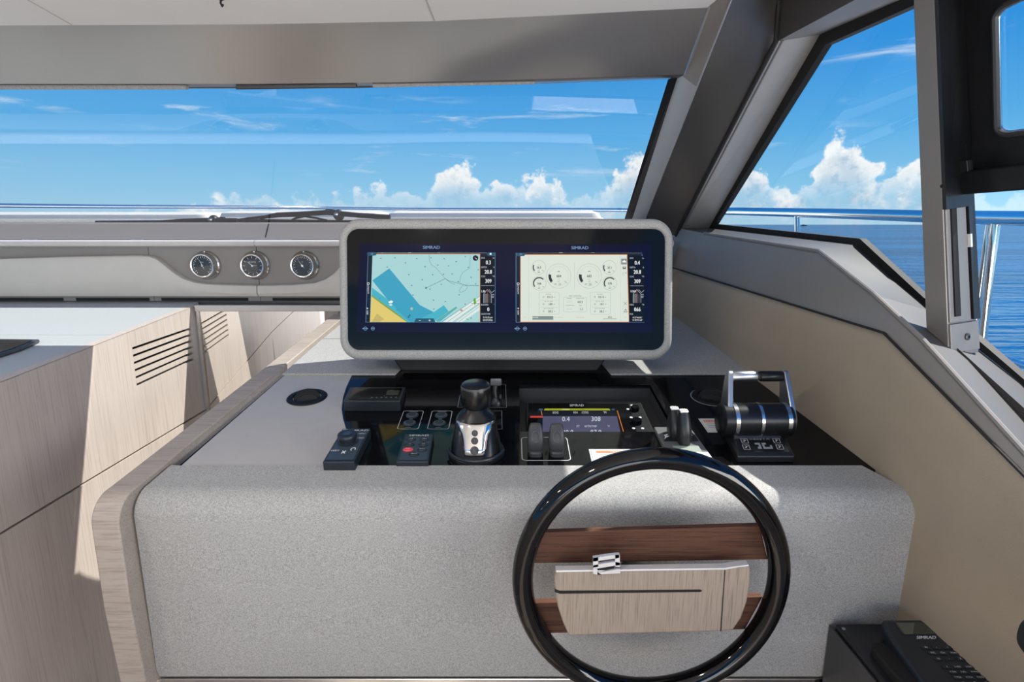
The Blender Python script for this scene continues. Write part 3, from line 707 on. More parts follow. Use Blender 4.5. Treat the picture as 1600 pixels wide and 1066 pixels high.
RAILR = .016
t = thing('handrail', 'polished stainless bow rail running around the foredeck', 'rail', (0, 0, 0))
def lift(p, dz): return p + Vector((0, 0, dz))
path_pts = []
for u, v, x in ((1780, 345, 1.42), (1700, 343.5, 1.42), (1600, 341.5, 1.42), (1530, 340, 1.42), (1440, 338, 1.41), (1340, 334.8, 1.38), (1250, 332.5, 1.33), (1180, 331, 1.27), (1130, 330, 1.20)):
    d = ray(u, v); path_pts.append(EYEV + d * (x / d.x))
path_pts += [rel(.98, 4.7, .112), rel(.45, 6.0, .15), rel(-.3, 7.1, .18), rel(-1.2, 7.6, .195), rel(-2.1, 7.1, .195), rel(-2.85, 6.0, .175), rel(-3.38, 4.7, .142), rel(-3.65, 3.6, .12)]
def smooth_path(P, n=5):
    out = []
    for i in range(len(P) - 1):
        a, b_, c, d = P[max(i - 1, 0)], P[i], P[i + 1], P[min(i + 2, len(P) - 1)]
        for k in range(n):
            s = k / n; out.append(.5 * ((2 * b_) + (c - a) * s + (2 * a - 5 * b_ + 4 * c - d) * s * s + (3 * b_ - a - 3 * c + d) * s ** 3))
    return out + [P[-1]]
rail = smooth_path(path_pts, 6)
b = MB(); b.tube(rail, [.021 if p.y < 3.5 else .016 for p in rail], 'chrome', 14); b.build('top_rail', t)
def post_at(u, v0, u1, v1, x, r, name='stanchion'):
    d = ray(u, v0); p = EYEV + d * (x / d.x); y = p.y; q = at_y(u1, v1, y - .02)
    b = MB(); b.tube([p, q, q + (q - p) * .8], r, 'chrome', 12); b.build(name, t)
post_at(1245, 335, 1246, 372, 1.325, .012)
post_at(1556, 346, 1533, 545, 1.42, .012)
post_at(1546, 346, 1519, 545, 1.425, .009, 'brace')
lower = [(1830, 655, 1.42), (1700, 603, 1.42), (1600, 571, 1.42), (1540, 549, 1.42), (1480, 520, 1.41)]
b = MB(); b.tube([EYEV + ray(u, v) * (x / ray(u, v).x) for u, v, x in lower], .009, 'chrome', 12); b.build('lower_rail', t)

def wiper(label, spec, arm, pivot, y=2.50):
    pv = at_y(*pivot, y)
    t = thing('windshield_wiper', label, 'wiper', pv, group='windshield wipers')
    P = lambda u, v, dy=0: at_y(u, v, y + dy) - pv
    b = MB(); b.tube([P(u, v) for u, v in arm], [.004 + .007 * min(1, k / 2) for k in range(len(arm))] , 'wiper_black', 10); b.build('arm', t)
    b = MB(); b.tube([P(u, v, .02) for u, v in spec], .0075, 'wiper_black', 8); b.build('blade', t)
    b = MB(); b.lathe([(.022, -.02), (.022, .0), (.014, .012), (.007, .014)], 'wiper_black', 20); b.build('pivot', t, rot=(math.radians(70), 0, 0))
    b = MB(); b.lathe([(.009, .0), (.009, .006), (.004, .008)], 'steel', 12); b.build('bolt', t, rot=(math.radians(90), 0, 0), loc=(0, -.022, 0))
    return t, P
t, P = wiper('long black wiper arm with its blade hanging above the gauges', [(365, 344.5), (440, 345.5), (520, 346.5), (600, 347.5)], [(388, 341), (415, 339), (434, 336), (470, 334.5), (510, 332), (535, 334), (560, 336.5), (610, 339.5)], (528, 335))
for pts in ([(388, 341), (372, 344)], [(388, 341), (405, 340), (414, 344)], [(476, 338), (462, 341), (456, 344)], [(434, 336), (476, 338), (495, 341), (512, 345)], [(506, 331.5), (510, 328.5), (520, 329), (530, 331)]):
    b = MB(); b.tube([P(*q) for q in pts], .0045, 'wiper_black', 8); b.build('link', t)
t, P = wiper('short black wiper end lying low beside the left sun pad gap', [(150, 347.5), (235, 347), (300, 346.5), (362, 346)], [(240, 346.5), (285, 344.5), (333, 344), (370, 345)], (333, 343.5))
b = MB(); b.tube([P(*q) for q in ((338, 343), (345, 340.5), (352, 341), (354, 344))], .0045, 'wiper_black', 8); b.build('link', t)
# ================================================================== PORT CABINET, WORKTOP, MIRROR
ct = thing('cabinet', 'pale oak cabinet with a six-slot air grille left of the helm', 'cabinet', (cab(305, 640).x, cab(305, 640).y, 0))
CB = ct.location.copy(); cn = -CAB_N
def cabp(u, v): return cab(u, v) - CB
def cab_piece(mb, pts, m='pale_oak', depth=.022, out=0.0):
    q = [cabp(*p) - cn * out for p in pts] if False else [cabp(*p) + CAB_N * out for p in pts]
    mb.prism(q, CAB_N * -depth, m)
def sl(k, side_):    # slot k: left or right end, centre line
    f = k / 5
    return (206.5 + 7.5 * f, 545.5 + 56.5 * f) if side_ == 0 else (298.7 + 5 * f, 513.4 + 46.6 * f)
hl, hr = 2.5, 2.0    # half thickness in px of slot openings
TL, TRr = (-330, 731), (305, 478); 
topv = lambda u: 597 + (u) * (478 - 597) / 305
seamv = lambda u: 835 + u * (636 - 835) / 330
b = MB()
xl0, xl5 = sl(0, 0), sl(5, 0); xr0, xr5 = sl(0, 1), sl(5, 1)
a_t = (xl0[0] - 1.5, topv(xl0[0] - 1.5)); a_b = (xl5[0] + 3, seamv(xl5[0] + 3) - 2)
r_t = (xr0[0] + .7, topv(xr0[0] + .7)); r_b = (xr5[0] + 2, seamv(xr5[0] + 2) - 2)
A0 = (xl0[0], xl0[1] - hl); A5 = (xl5[0], xl5[1] + hl); B0 = (xr0[0], xr0[1] - hr); B5 = (xr5[0], xr5[1] + hr)
cab_piece(b, [(-330, topv(-330)), (A0[0] - 1.2, topv(A0[0] - 1.2)), A0, A5, (A5[0] + 6, seamv(A5[0] + 6) - 2), (-330, seamv(-330) - 2.6)])
cab_piece(b, [(B0[0] - .8, topv(B0[0] - .8)), (306, topv(306)), (330, seamv(330) - 1.5), (B5[0] + 6, seamv(B5[0] + 6) - 1.7), B5, B0])
cab_piece(b, [(A0[0] - 1.2, topv(A0[0] - 1.2)), (B0[0] - .8, topv(B0[0] - .8)), B0, A0])
cab_piece(b, [A5, B5, (B5[0] + 6, seamv(B5[0] + 6) - 1.7), (A5[0] + 6, seamv(A5[0] + 6) - 2)])
b.build('drawer_front', ct, smooth=0)
for k in range(5):
    l0, l1, r0, r1 = sl(k, 0), sl(k + 1, 0), sl(k, 1), sl(k + 1, 1)
    b = MB(); cab_piece(b, [(l0[0], l0[1] + hl), (r0[0], r0[1] + hr), (r1[0], r1[1] - hr), (l1[0], l1[1] - hl)], depth=.012)
    b.build('slat', ct, smooth=0)
b = MB(); cab_piece(b, [(A0[0] - 6, A0[1] - 3), (B0[0] + 2, B0[1] - 3), (B5[0] + 3, B5[1] + 3), (A5[0] - 3, A5[1] + 6)], 'gap_black', .01, -.03); b.build('grille_back', ct, smooth=0)
b = MB(); cab_piece(b, [(-330, seamv(-330) + 2.5), (331, seamv(331) + 1.2), (380, 1040), (200, 1300), (-330, 1500)]); b.build('lower_front', ct, smooth=0)
# the cabinet run continues aft beside the helm seat
pa, ps, pl0 = cabp(-330, topv(-330)), cabp(-330, seamv(-330) - 2.6), cabp(-330, seamv(-330) + 2.5)
along = Vector((.067, -1, 0)) * 4.2
b = MB(); b.prism([pa, ps, ps + along, pa + along], CAB_N * -.022, 'pale_oak'); b.build('drawer_front', ct, smooth=0)
b = MB(); e_ = pl0 + along; b.prism([pl0, Vector((pl0.x, pl0.y, .05)), Vector((e_.x, e_.y, .05)), e_], CAB_N * -.022, 'pale_oak'); b.build('lower_front', ct, smooth=0)
b = MB(); cab_piece(b, [(-330, topv(-330) + 8), (306, topv(306) + 3), (380, 1040), (200, 1300), (-330, 1500)], 'gap_black', .02, -.035); b.build('carcass', ct, smooth=0)
# worktop
wt = thing('worktop', 'pale stone-grey worktop with an oak edge, left of the helm', 'worktop', cab(150, topv(150)))
c0, c1 = cab(-330, topv(-330)), cab(305, 478)
sl_y = (c1.z - c0.z) / (c1.y - c0.y)
WN = Vector((0, -sl_y, 1)).normalized(); WP = c1.copy(); WO = wt.location.copy()
def work(u, v): return on_plane(u, v, WP, WN)
def wk(x, y): return Vector((x, y, WP.z + (y - WP.y) * sl_y))
e0, e1 = cab(-330, topv(-330)), wk(c1.x - .003, 2.06)
ins = Vector((-.026, 0, 0))
b = MB(); b.prism([p - WO for p in (e0, cab(306, 477.5), cab(306, 477.5) + ins, e0 + ins)], (0, 0, -.002), 'pale_oak'); b.build('oak_edge', wt, smooth=0)
b = MB(); seam_y = work(152, 523.5).y
def xin(y): return c0.x + (c1.x - c0.x) * (y - c0.y) / (c1.y - c0.y) - .026
for ya, yb in ((c0.y, seam_y - .0008), (seam_y + .0008, 2.06)):
    b.prism([p - WO for p in (wk(xin(ya), ya), wk(xin(yb), yb), wk(-3.4, yb), wk(-3.4, ya))], (0, 0, -.02), 'stone_top')
b.build('top_slab', wt, smooth=0)
hob = thing('hob', 'black glass hob set into the worktop at the left edge', 'hob', work(10, 548))
HO = hob.location.copy()
b = MB(); hp = [work(*p) - HO for p in ((-170, 533), (63, 536), (34, 549), (-6, 562), (-260, 640))]
b.prism([p + Vector((0, 0, .001)) for p in hp], (0, 0, .009), 'dark_grey_plastic'); b.build('surround', hob, smooth=0, bevel=.003)
cxy = sum(hp, Vector()) / 5
b = MB(); b.prism([cxy + (p - cxy) * .90 + Vector((0, 0, .0102)) for p in hp], (0, 0, .001), 'black_gloss'); b.build('glass_top', hob, smooth=0)
# mirror at the end of the companionway
mdir = Vector((math.cos(.14), math.sin(.14), 0)); mp0 = at_y(306, 479, 1.975); mw = .62
mr = thing('mirror', 'framed mirror across the companionway reflecting the oak cabinet', 'mirror', (mp0.x, mp0.y, 0))
MO_ = mr.location.copy()
rz = at_y(527, 479, (mp0 + mdir * .52).y).z
def mpt(s, z): return Vector((mdir.x * s, mdir.y * s, z))
zt0 = mp0.z; zt1 = zt0 + (rz - zt0) / .52 * mw
mn = Vector((mdir.y, -mdir.x, 0))
b = MB(); b.prism([mpt(.004, .5), mpt(mw, .5), mpt(mw, zt1 - .006), mpt(.004, zt0 - .006)], -mn * .006, 'mirror_glass'); b.build('pane', mr, smooth=0)
b = MB(); b.prism([mpt(0, zt0 - .016), mpt(mw, zt1 - .016), mpt(mw, zt1 + .006), mpt(0, zt0 + .006)], mn * .016, 'ledge_trim'); b.build('top_rail', mr, smooth=0, bevel=.003)
b = MB(); b.prism([mpt(0, .5), mpt(.010, .5), mpt(.010, zt0), mpt(0, zt0)], mn * .008, 'steel'); b.build('side_rail', mr, smooth=0, bevel=.001)

# ================================================================== HELM CONSOLE
hc = thing('helm_console', 'helm console with black control panel, grey fabric front and oak end', 'console', (0, 1.2, 0))
HC = hc.location.copy()
def w2h(p): return Vector(p) - HC
def dpt(x, y, up=0.0): return Vector((x, y, dash_z(y))) + DASH_N * up
def wallx(y): return .596 + (1.827 - y) * .1255
b = MB(); x0, x1, yf, yb = .018, .349, 1.169, 1.405
def plate(mb, pts, up, th, m): mb.prism([w2h(dpt(x, y, up)) for x, y in pts], DASH_N * -th, m)
plate(b, [(-.64, 1.02), (x0, 1.02), (x0, 2.0), (-.56, 2.0)], 0, .006, 'black_gloss')
plate(b, [(x0, 1.02), (x1, 1.02), (x1, yf), (x0, yf)], 0, .006, 'black_gloss')
plate(b, [(x0, yb), (x1, yb), (x1, 2.0), (x0, 2.0)], 0, .006, 'black_gloss')
plate(b, [(x1, 1.02), (wallx(1.02) + .02, 1.02), (wallx(2.0) + .02, 2.0), (x1, 2.0)], 0, .006, 'black_gloss')
b.build('control_panel', hc, smooth=0)
b = MB(); dep = .040
W = [dpt(x, y) - HC for x, y in ((x0, yf), (x1, yf), (x1, yb), (x0, yb))]; Wl = [p - DASH_N * dep for p in W]
b.grid([W, Wl], 'dark_grey_plastic', closed=True); b.poly(Wl, 'dark_grey_plastic'); b.build('display_well', hc, smooth=0)
b = MB(); plate(b, [(x0 - .004, yb), (x1 + .006, yb), (x1 + .006, yb + .012), (x0 - .004, yb + .012)], .004, .004, 'black_gloss'); plate(b, [(x1, yf - .05), (x1 + .012, yf - .05), (x1 + .006, yb), (x1, yb)], .004, .004, 'black_gloss'); b.build('well_lip', hc, smooth=0, bevel=.001)
# added left-hand plate; its grey and curved border paint a reflection in the panel
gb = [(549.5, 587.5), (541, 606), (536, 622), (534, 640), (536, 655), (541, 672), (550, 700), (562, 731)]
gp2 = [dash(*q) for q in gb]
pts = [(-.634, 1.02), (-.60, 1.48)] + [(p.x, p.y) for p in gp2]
b = MB(); plate(b, pts, .0012, .0012, 'reflection_grey'); b.build('reflection_plate', hc, smooth=0)
# fabric shelf pads at the back
def pad(pts, name):
    b = MB(); plate(b, pts, .006, .006, 'grey_fabric'); return b.build(name, hc, smooth=0, bevel=.0025)
P2 = lambda u, v: (dash(u, v).x, dash(u, v).y)
ys = 1.752
pad([P2(441, 587.5), P2(618, 587.5), (-.285, 1.60), (-.285, ys - .001), (-.588, ys - .001)], 'shelf_pad')
pad([(-.285, ys + .001), (-.285, 1.99), (-.566, 1.99), (-.587, ys + .001)], 'shelf_pad')
pad([P2(955, 587.5), (wallx(1.47), 1.475), (wallx(1.80), 1.80), (.24, 1.80), (.24, 1.60)], 'shelf_pad')
pad([(.24, 1.802), (wallx(1.802), 1.802), (wallx(1.99), 1.99), (.24, 1.99)], 'shelf_pad')
# fabric front roll
prof = [(1.029, dash_z(1.029) - EYE + .004)]
yt, zt_ = .965, dash_z(.965) - EYE + .004
prof.append((.995, dash_z(.995) - EYE + .004))
cyc, czc, rad = .965, zt_ - .045, .045
for k in range(0, 11):
    a = math.radians(82 * k / 10); prof.append((cyc - rad * math.sin(a), czc + rad * math.cos(a)))
for z in (-.56, -.65, -.74, -.815): prof.append((.921 + (z + .52) * -.028, z))
prof.append((.934, -.831)); prof.append((.96, -.832))
def lx(y, z): return -.652 - (1.03 - y) * .060 - max(0, -.50 - z) * .018
def rx(y, z): return .666 + (1.03 - y) * .48 + max(0, -.50 - z) * .15
b = MB(); rows = []
for y, z in prof:
    l, r = lx(y, z), rx(y, z); rows.append([w2h((l + .004, y + .012, z + EYE - .004)), w2h((l, y + .003, z + EYE)), w2h((l + .003, y, z + EYE))] + [w2h((l + (r - l) * k / 8, y, z + EYE)) for k in range(1, 9)] )
b.grid(rows, 'grey_fabric'); b.build('front_pad', hc, smooth=50)
b = MB(); b.box(w2h((.0, 1.06, EYE - .64)), (1.27, .17, .36), 'gap_black', bevel=.03); b.build('core', hc)
b = MB(); b.box(w2h((.0, .965, EYE - .843)), (1.36, .06, .012), 'steel'); b.build('kick_strip', hc, smooth=0, bevel=.002)
b = MB(); b.box(w2h((.0, 1.0, EYE - 1.02)), (1.34, .06, .33), 'pale_oak'); b.build('kick_panel', hc, smooth=0)
# oak end panel on the port side
ri, ro_ = .05, .075
def endx(y): return -.664 + (y - .93) * .082
pr = [(2.0, dash_z(2.0) - EYE + .012)]
yt = .945; zt_ = dash_z(yt) - EYE + .012
pr += [(1.6, dash_z(1.6) - EYE + .012), (1.2, dash_z(1.2) - EYE + .012)]
for k in range(0, 13):
    a = math.radians(84 * k / 12); pr.append((yt - .050 * math.sin(a), zt_ - .050 + .050 * math.cos(a)))
pr += [(.894, -.66), (.905, -.838)]
back = [(.99, -.838), (.99, -1.2), (2.0, -1.2)]
b = MB(); tk = .047
lp = pr + back
A = [w2h((endx(y), y, z + EYE)) for y, z in lp]; B_ = [w2h((endx(y) - tk, y, z + EYE)) for y, z in lp]
b.grid([A, B_], 'grey_oak', True, True, True); b.build('end_panel', hc, smooth=30, bevel=.0025)
b = MB(); b.box(w2h((endx(.93) - .03, .95, EYE - .846)), (.05, .08, .012), 'steel'); b.build('end_shoe', hc, smooth=0, bevel=.002)

# ================================================================== helpers for things on the control panel
def on_dash(name, label, cat, u, v, group=None):
    return thing(name, label, cat, dash(u, v), (DASH_SLOPE, 0, 0), group)
def loc2(root):
    o = root.location.copy(); inv = Matrix.Rotation(-DASH_SLOPE, 3, 'X')
    def f(u, v, up=0.0):
        """photo point on the plane lying 'up' above the panel, in the thing's own frame"""
        p = on_plane(u, v, DASH_P + DASH_N * up, DASH_N); q = inv @ (p - o); return (q.x, q.y)
    return f
def pxprint(f, up, x0=0, y0=0, k=1.0):
    """artwork in magnified photo coordinates laid on a plane above the panel"""
    def fn(x, y, z): a = f(x0 + x / k, y0 + y / k, up); return (a[0], a[1], up + z)
    return Print(fn)
def flat(z0): return lambda x, y, z: (x, y, z0 + z)
def slabxy(pts, z0, z1, m, mb=None):
    mb = mb or MB(); mb.prism([(x, y, z0) for x, y in pts], (0, 0, z1 - z0), m); return mb

# ================================================================== TWIN DISPLAY POD
TILT = math.radians(9.2)
MC = Vector((-.0155, 1.4685, EYE - .163))
pod = thing('display_pod', 'grey fabric-wrapped twin display standing behind the control panel', 'display', MC, (-TILT, 0, 0))
MInv = Matrix.Rotation(TILT, 3, 'X')
MNn = Matrix.Rotation(-TILT, 3, 'X') @ Vector((0, -1, 0))
def mon(u, v, out=0.0):
    p = MInv @ (on_plane(u, v, MC + MNn * out, MNn) - MC); return (p.x, p.z)
pw, ph = .855, .362
b = MB(); rows = []
gw, gh, gr = .812, .309, .030
for w, h, r, y in ((gw, gh, gr, .022), (gw, gh, gr, .003), (gw + .004, gh + .004, gr + .002, -.001), (gw + .014, gh + .014, gr + .006, -.004), (pw - .022, ph - .022, .045, -.004), (pw - .008, ph - .008, .050, .0), (pw, ph, .054, .010), (pw, ph, .054, .045), (pw - .02, ph - .02, .05, .075), (pw - .05, ph - .05, .045, .135), (pw - .14, ph - .10, .04, .16)):
    rows.append([(x, y, z) for x, z in rrect(w, h, r, 8)])
b.grid(rows, 'grey_fabric', True, False, True); b.build('fabric_surround', pod, smooth=60)
b = MB(); b.grid([[(x, .004, z) for x, z in rrect(gw + .002, gh + .002, gr, 8)], [(x, .020, z) for x, z in rrect(gw + .002, gh + .002, gr, 8)]], 'display_glass', True, True, True)
gl = b.build('glass_panel', pod, smooth=0)
bz = .0035; GOUT = -.0038
b = MB(); pts = [mon(u, v, GOUT) for u, v in ((562, 381), (1017, 382), (1019.5, 520), (557, 519))]
pr_ = Print(lambda x, y, z: (x, .0038 - z, y)); pr_.poly(pts, 'screen_navy'); pr_.build('display_bezel', pod)
def screen_print(x0, y0, k=6.66):
    return Print(lambda x, y, z: (lambda q: (q[0], .0032 - z, q[1]))(mon(x0 + x / k, y0 + y / k, GOUT)))
# --- left display: chart
s = screen_print(560, 370)
R = s.rect
s.poly([(100, 163), (1425, 165), (1425, 893), (76, 891)], 'screen_logo_blue')
s.poly([(103, 168), (1422, 168), (1422, 889), (80, 888)], 'screen_bar_navy')
s.poly([(200, 168), (1330, 168), (1330, 180), (200, 180)], 'screen_brown_bar')
s.poly([(148, 182), (1268, 182), (1268, 889), (121, 889)], 'screen_chart_water')
s.poly([(146, 455), (322, 330), (640, 712), (785, 785), (690, 832), (640, 889), (540, 889), (440, 800), (300, 650)], 'screen_chart_deep')
s.poly([(690, 832), (785, 785), (890, 712), (940, 778), (800, 875), (790, 889), (600, 889), (640, 850)], 'screen_chart_mid')
s.poly([(143, 530), (290, 640), (345, 700), (450, 810), (545, 889), (500, 889), (400, 800), (250, 690), (140, 612)], 'screen_chart_mid')
s.poly([(140, 605), (250, 685), (400, 795), (515, 889), (480, 889), (390, 810), (240, 700), (138, 622)], 'screen_chart_green')
s.poly([(137, 622), (238, 698), (390, 808), (505, 889), (121, 889)], 'screen_chart_land')
s.poly([(195, 800), (268, 858), (220, 888), (140, 888)], 'screen_pale_land')
s.poly([(810, 870), (1015, 728), (1030, 740), (850, 885), (815, 885)], 'screen_chart_mid')
s.line([(812, 876), (1020, 735)], 6, 'screen_chart_green')
s.poly([(880, 889), (1266, 615), (1266, 690), (990, 889)], 'screen_white_water')
s.poly([(1010, 889), (1266, 705), (1266, 760), (1080, 889)], 'screen_white_water')
for a, c in (((870, 885), (1266, 618)), ((930, 885), (1266, 650)), ((985, 885), (1266, 690)), ((1045, 885), (1266, 722))): s.line([a, c], 3, 'screen_ink')
s.line([(705, 535), (905, 437), (945, 462), (1140, 508), (1255, 510)], 3.5, 'screen_ink')
s.line([(737, 183), (740, 250), (765, 295), (810, 325), (850, 375), (905, 437), (960, 480), (1010, 500)], 2.5, 'screen_ink')
s.line([(1165, 200), (1160, 325), (1085, 375), (1065, 410), (1052, 480)], 2.5, 'screen_ink')
s.line([(1130, 512), (1085, 505), (1050, 560), (1060, 585), (1120, 555), (1135, 525), (1130, 512)], 2.5, 'screen_ink')
s.line([(500, 195), (460, 250), (340, 312)], 2, 'screen_soft_line')
s.poly([(699, 525), (709, 525), (709, 545), (699, 545)], 'screen_data_black')
for x, y in ((236, 226), (384, 220), (493, 273), (610, 228), (757, 220), (895, 229), (1020, 260), (1113, 206), (827, 297), (696, 314), (303, 317), (940, 306), (1145, 321), (528, 394), (775, 396), (888, 392), (977, 388), (1175, 423), (1250, 345), (668, 448), (558, 509), (866, 498), (1040, 470), (1222, 493), (750, 546), (572, 608), (785, 660), (908, 676), (1050, 606), (1113, 703), (790, 752), (1175, 847), (230, 640), (410, 762)):
    s.rect(x - 6, y - 5, x + 6, y + 5, 'screen_ink'); s.rect(x - 1, y - 5, x + 2, y + 1, 'screen_chart_water')
s.arc(648, 686, 10, 13, 0, 360, 'screen_soft_line'); s.arc(560, 750, 0, 14, 0, 360, 'screen_soft_line')
s.poly([(318, 680), (345, 664), (368, 672), (362, 688), (330, 694)], 'screen_screen_white'); s.poly([(322, 708), (345, 700), (362, 710), (345, 722)], 'screen_white_water')
s.line([(522, 838), (540, 808), (545, 822), (528, 845), (522, 838)], 4, 'screen_bar_navy')
s.poly([(1200, 645), (1222, 642), (1226, 690), (1213, 715), (1204, 690)], 'screen_green_boat'); s.line([(1175, 694), (1255, 694)], 4, 'screen_data_black')
s.line([(1060, 762), (1092, 772)], 7, 'screen_red_ink'); s.line([(1080, 752), (1070, 782)], 4, 'screen_red_ink')
s.line([(1125, 850), (1150, 868)], 6, 'screen_green_boat')
s.arc(1221, 226, 0, 29, 0, 360, 'screen_bar_navy'); s.line([(1212, 218), (1226, 230)], 7, 'screen_red_ink'); s.line([(1222, 228), (1234, 236)], 6, 'screen_screen_white')
s.poly([(585, 889), (605, 850), (785, 850), (808, 889)], 'screen_tab_blue'); s.line([(635, 871), (655, 871)], 5, 'screen_screen_white'); s.line([(736, 871), (756, 871)], 5, 'screen_screen_white'); s.line([(746, 861), (746, 881)], 5, 'screen_screen_white'); s.line([(697, 855), (697, 886)], 2, 'screen_bar_navy')
s.line([(146, 182), (1268, 182), (1268, 889)], 5, 'screen_orange_line')
def side_bar(s, xt, top_tab=True):
    s.poly([(xt, 168), (xt + 105, 168), (xt + 85, 200), (xt - 2, 203)], 'screen_tab_blue')
    for k in range(3): s.line([(xt + 36, 176 + 7 * k), (xt + 60, 176 + 7 * k)], 3, 'screen_logo_blue')
side_bar(s, 103)
s.poly([(1325, 168), (1422, 168), (1422, 206), (1350, 206)], 'screen_tab_blue'); s.rect(1368, 174, 1386, 194, 'screen_screen_white')
s.text('AUTOPILOT', 113, 548, 14, 'screen_screen_white', rot=-90, flip=-1, wide=.85); s.arc(114, 490, 9, 13, 0, 360, 'screen_screen_white'); s.text('ADD', 104, 790, 16, 'screen_screen_white', rot=-90, flip=-1, wide=.9); s.line([(104, 738), (104, 756)], 4, 'screen_screen_white'); s.line([(95, 747), (113, 747)], 4, 'screen_screen_white')
s.line([(95, 650), (140, 650)], 2, 'screen_tab_blue')
for x0_, x1_ in ((235, 280), (500, 580), (795, 885)): s.text('12:42:01' if x0_ == 500 else 'PANEL' if x0_ == 795 else 'NAV', (x0_ + x1_) / 2, 171, 7, 'screen_screen_white' if x0_ == 500 else 'screen_soft_line', flip=-1)
def data_col(s, x0, x1, rows, col, small):
    s.rect(x0, 205, x1, 889, col); cx = (x0 + x1) / 2
    for lab, unit, val, yl, yv in rows:
        s.text(lab, x0 + 5, yl, 17, small, 'l', flip=-1, wide=.8)
        if unit: s.text(unit, x1 - 4, yl, 17, small, 'r', flip=-1, wide=.8)
        s.text(val, cx + 4, yv, 40, 'screen_screen_white', flip=-1, wide=.78); s.text(val, cx + 6, yv, 40, 'screen_screen_white', flip=-1, wide=.78)
data_col(s, 1274, 1422, (('SOG', 'kn', '0.3', 225, 272), ('DEPTH', 'ft', '20.8', 322, 369), ('COG', '\u00b0M', '309', 416, 463), ('RUDDER', '\u00b0', '0', 709, 756), ('DATE/TIME', '', '', 805, 805)), 'screen_data_black', 'screen_pale_digits')
s.text('5:10:10 pm', 1348, 839, 19, 'screen_screen_white', flip=-1, wide=.82); s.text('05/27/2026', 1348, 869, 19, 'screen_screen_white', flip=-1, wide=.82)
s.line([(1278, 512), (1418, 512)], 2, 'screen_pale_digits')
def steer(s, x, t):
    s.text(t, x + 4, 570, 24, 'screen_screen_white', 'l', flip=-1, wide=.75)
    s.rect(x + 32, 595, x + 76, 690, 'screen_mid_grey'); s.rect(x + 76, 600, x + 108, 690, 'screen_gauge_dark')
    s.line([(x + 32, 690), (x + 32, 597), (x + 70, 552), (x + 112, 600), (x + 112, 690)], 3, 'screen_pale_digits'); s.line([(x + 72, 548), (x + 72, 690)], 4, 'screen_red_ink')
    s.line([(x + 88, 552), (x + 116, 585), (x + 144, 560)], 3, 'screen_pale_digits')
    s.text('0.01', x + 128, 605, 14, 'screen_screen_white', flip=-1, wide=.7); s.text('NM', x + 126, 630, 14, 'screen_screen_white', flip=-1, wide=.7)
steer(s, 1274, '1.8ft')
s.text('SIMRAD', 765, 117, 32, 'screen_logo_blue', flip=-1, wide=1.12); s.text('SIMRAD', 767, 117, 32, 'screen_logo_blue', flip=-1, wide=1.12)
def feet(s, x, y):
    for dx, w in ((0, 0), (78, 0)):
        s.arc(x + dx, y, 14, 19, 0, 360, 'screen_logo_blue'); s.line([(x + dx - 14, y), (x + dx + 14, y)], 6, 'screen_logo_blue')
    s.line([(x - 30, y), (x - 16, y)], 9, 'screen_logo_blue'); s.line([(x + 16, y), (x + 28, y)], 6, 'screen_logo_blue')
feet(s, 86, 955)
s.build('chart_screen', pod, label='left screen showing a blue and yellow sea chart')
# --- right display: engine gauges
s = screen_print(790, 370)
s.poly([(106, 168), (1420, 168), (1443, 892), (106, 892)], 'screen_logo_blue')
s.poly([(110, 172), (1416, 172), (1438, 888), (110, 888)], 'screen_bar_navy')
s.rect(205, 170, 1420, 182, 'screen_brown_bar')
s.poly([(152, 184), (1266, 184), (1288, 890), (152, 890)], 'screen_orange_line')
s.poly([(157, 189), (1260, 189), (1281, 884), (157, 884)], 'screen_paper_screen')
side_bar(s, 110)
s.text('AUTOPILOT', 131, 548, 15, 'screen_screen_white', rot=-90, flip=-1, wide=.85); s.arc(131, 490, 9, 13, 0, 360, 'screen_screen_white'); s.text('ADD', 131, 790, 16, 'screen_screen_white', rot=-90, flip=-1); s.line([(131, 738), (131, 756)], 4, 'screen_screen_white'); s.line([(122, 747), (140, 747)], 4, 'screen_screen_white')
s.line([(240, 190), (240, 885)], 2, 'screen_soft_line'); s.line([(1190, 190), (1196, 885)], 2, 'screen_soft_line'); s.line([(715, 270), (715, 550)], 3, 'screen_soft_line')
def gauge(cx, cy, r, a0, a1, t, big=True):
    s.arc(cx, cy, r - 4, r, 0, 360, 'screen_soft_line', 40); s.arc(cx, cy, r * .78 - 2, r * .78, 0, 360, 'screen_soft_line', 40) if big else None
    s.arc(cx, cy, r * (.60 if big else .70), r * (.82 if big else .86), a0, a1, 'screen_gauge_dark', 20)
    s.text(t, cx, cy + (0 if big else 2), 27 if big else 23, 'screen_gauge_dark', flip=-1, wide=.85); s.text(t, cx + 1.5, cy + (0 if big else 2), 27 if big else 23, 'screen_gauge_dark', flip=-1, wide=.85)
    for aa in ((140, 40) if big else (40,)):
        q = math.radians(aa); s.line([(cx + r * .62 * math.cos(q), cy + r * .62 * math.sin(q)), (cx + r * .86 * math.cos(q), cy + r * .86 * math.sin(q))], 4, 'screen_mid_grey')
    if big:
        for aa in range(160, 385, 28):
            q = math.radians(aa); s.line([(cx + r * .88 * math.cos(q), cy + r * .88 * math.sin(q)), (cx + r * .94 * math.cos(q), cy + r * .94 * math.sin(q))], 3, 'screen_soft_line')
        s.line([(cx - 12, cy - 47), (cx + 12, cy - 47)], 7, 'screen_mid_grey'); s.arc(cx, cy + 33, 8, 11, 0, 360, 'screen_soft_line'); s.text('5.2', cx, cy + 58, 12, 'screen_mid_grey', flip=-1)
    else:
        s.arc(cx, cy + 30, 5, 8, 0, 360, 'screen_soft_line'); s.line([(cx - 14, cy + 50), (cx + 12, cy + 50)], 6, 'screen_mid_grey'); s.line([(cx - 6, cy - 24), (cx + 6, cy - 24)], 5, 'screen_soft_line')
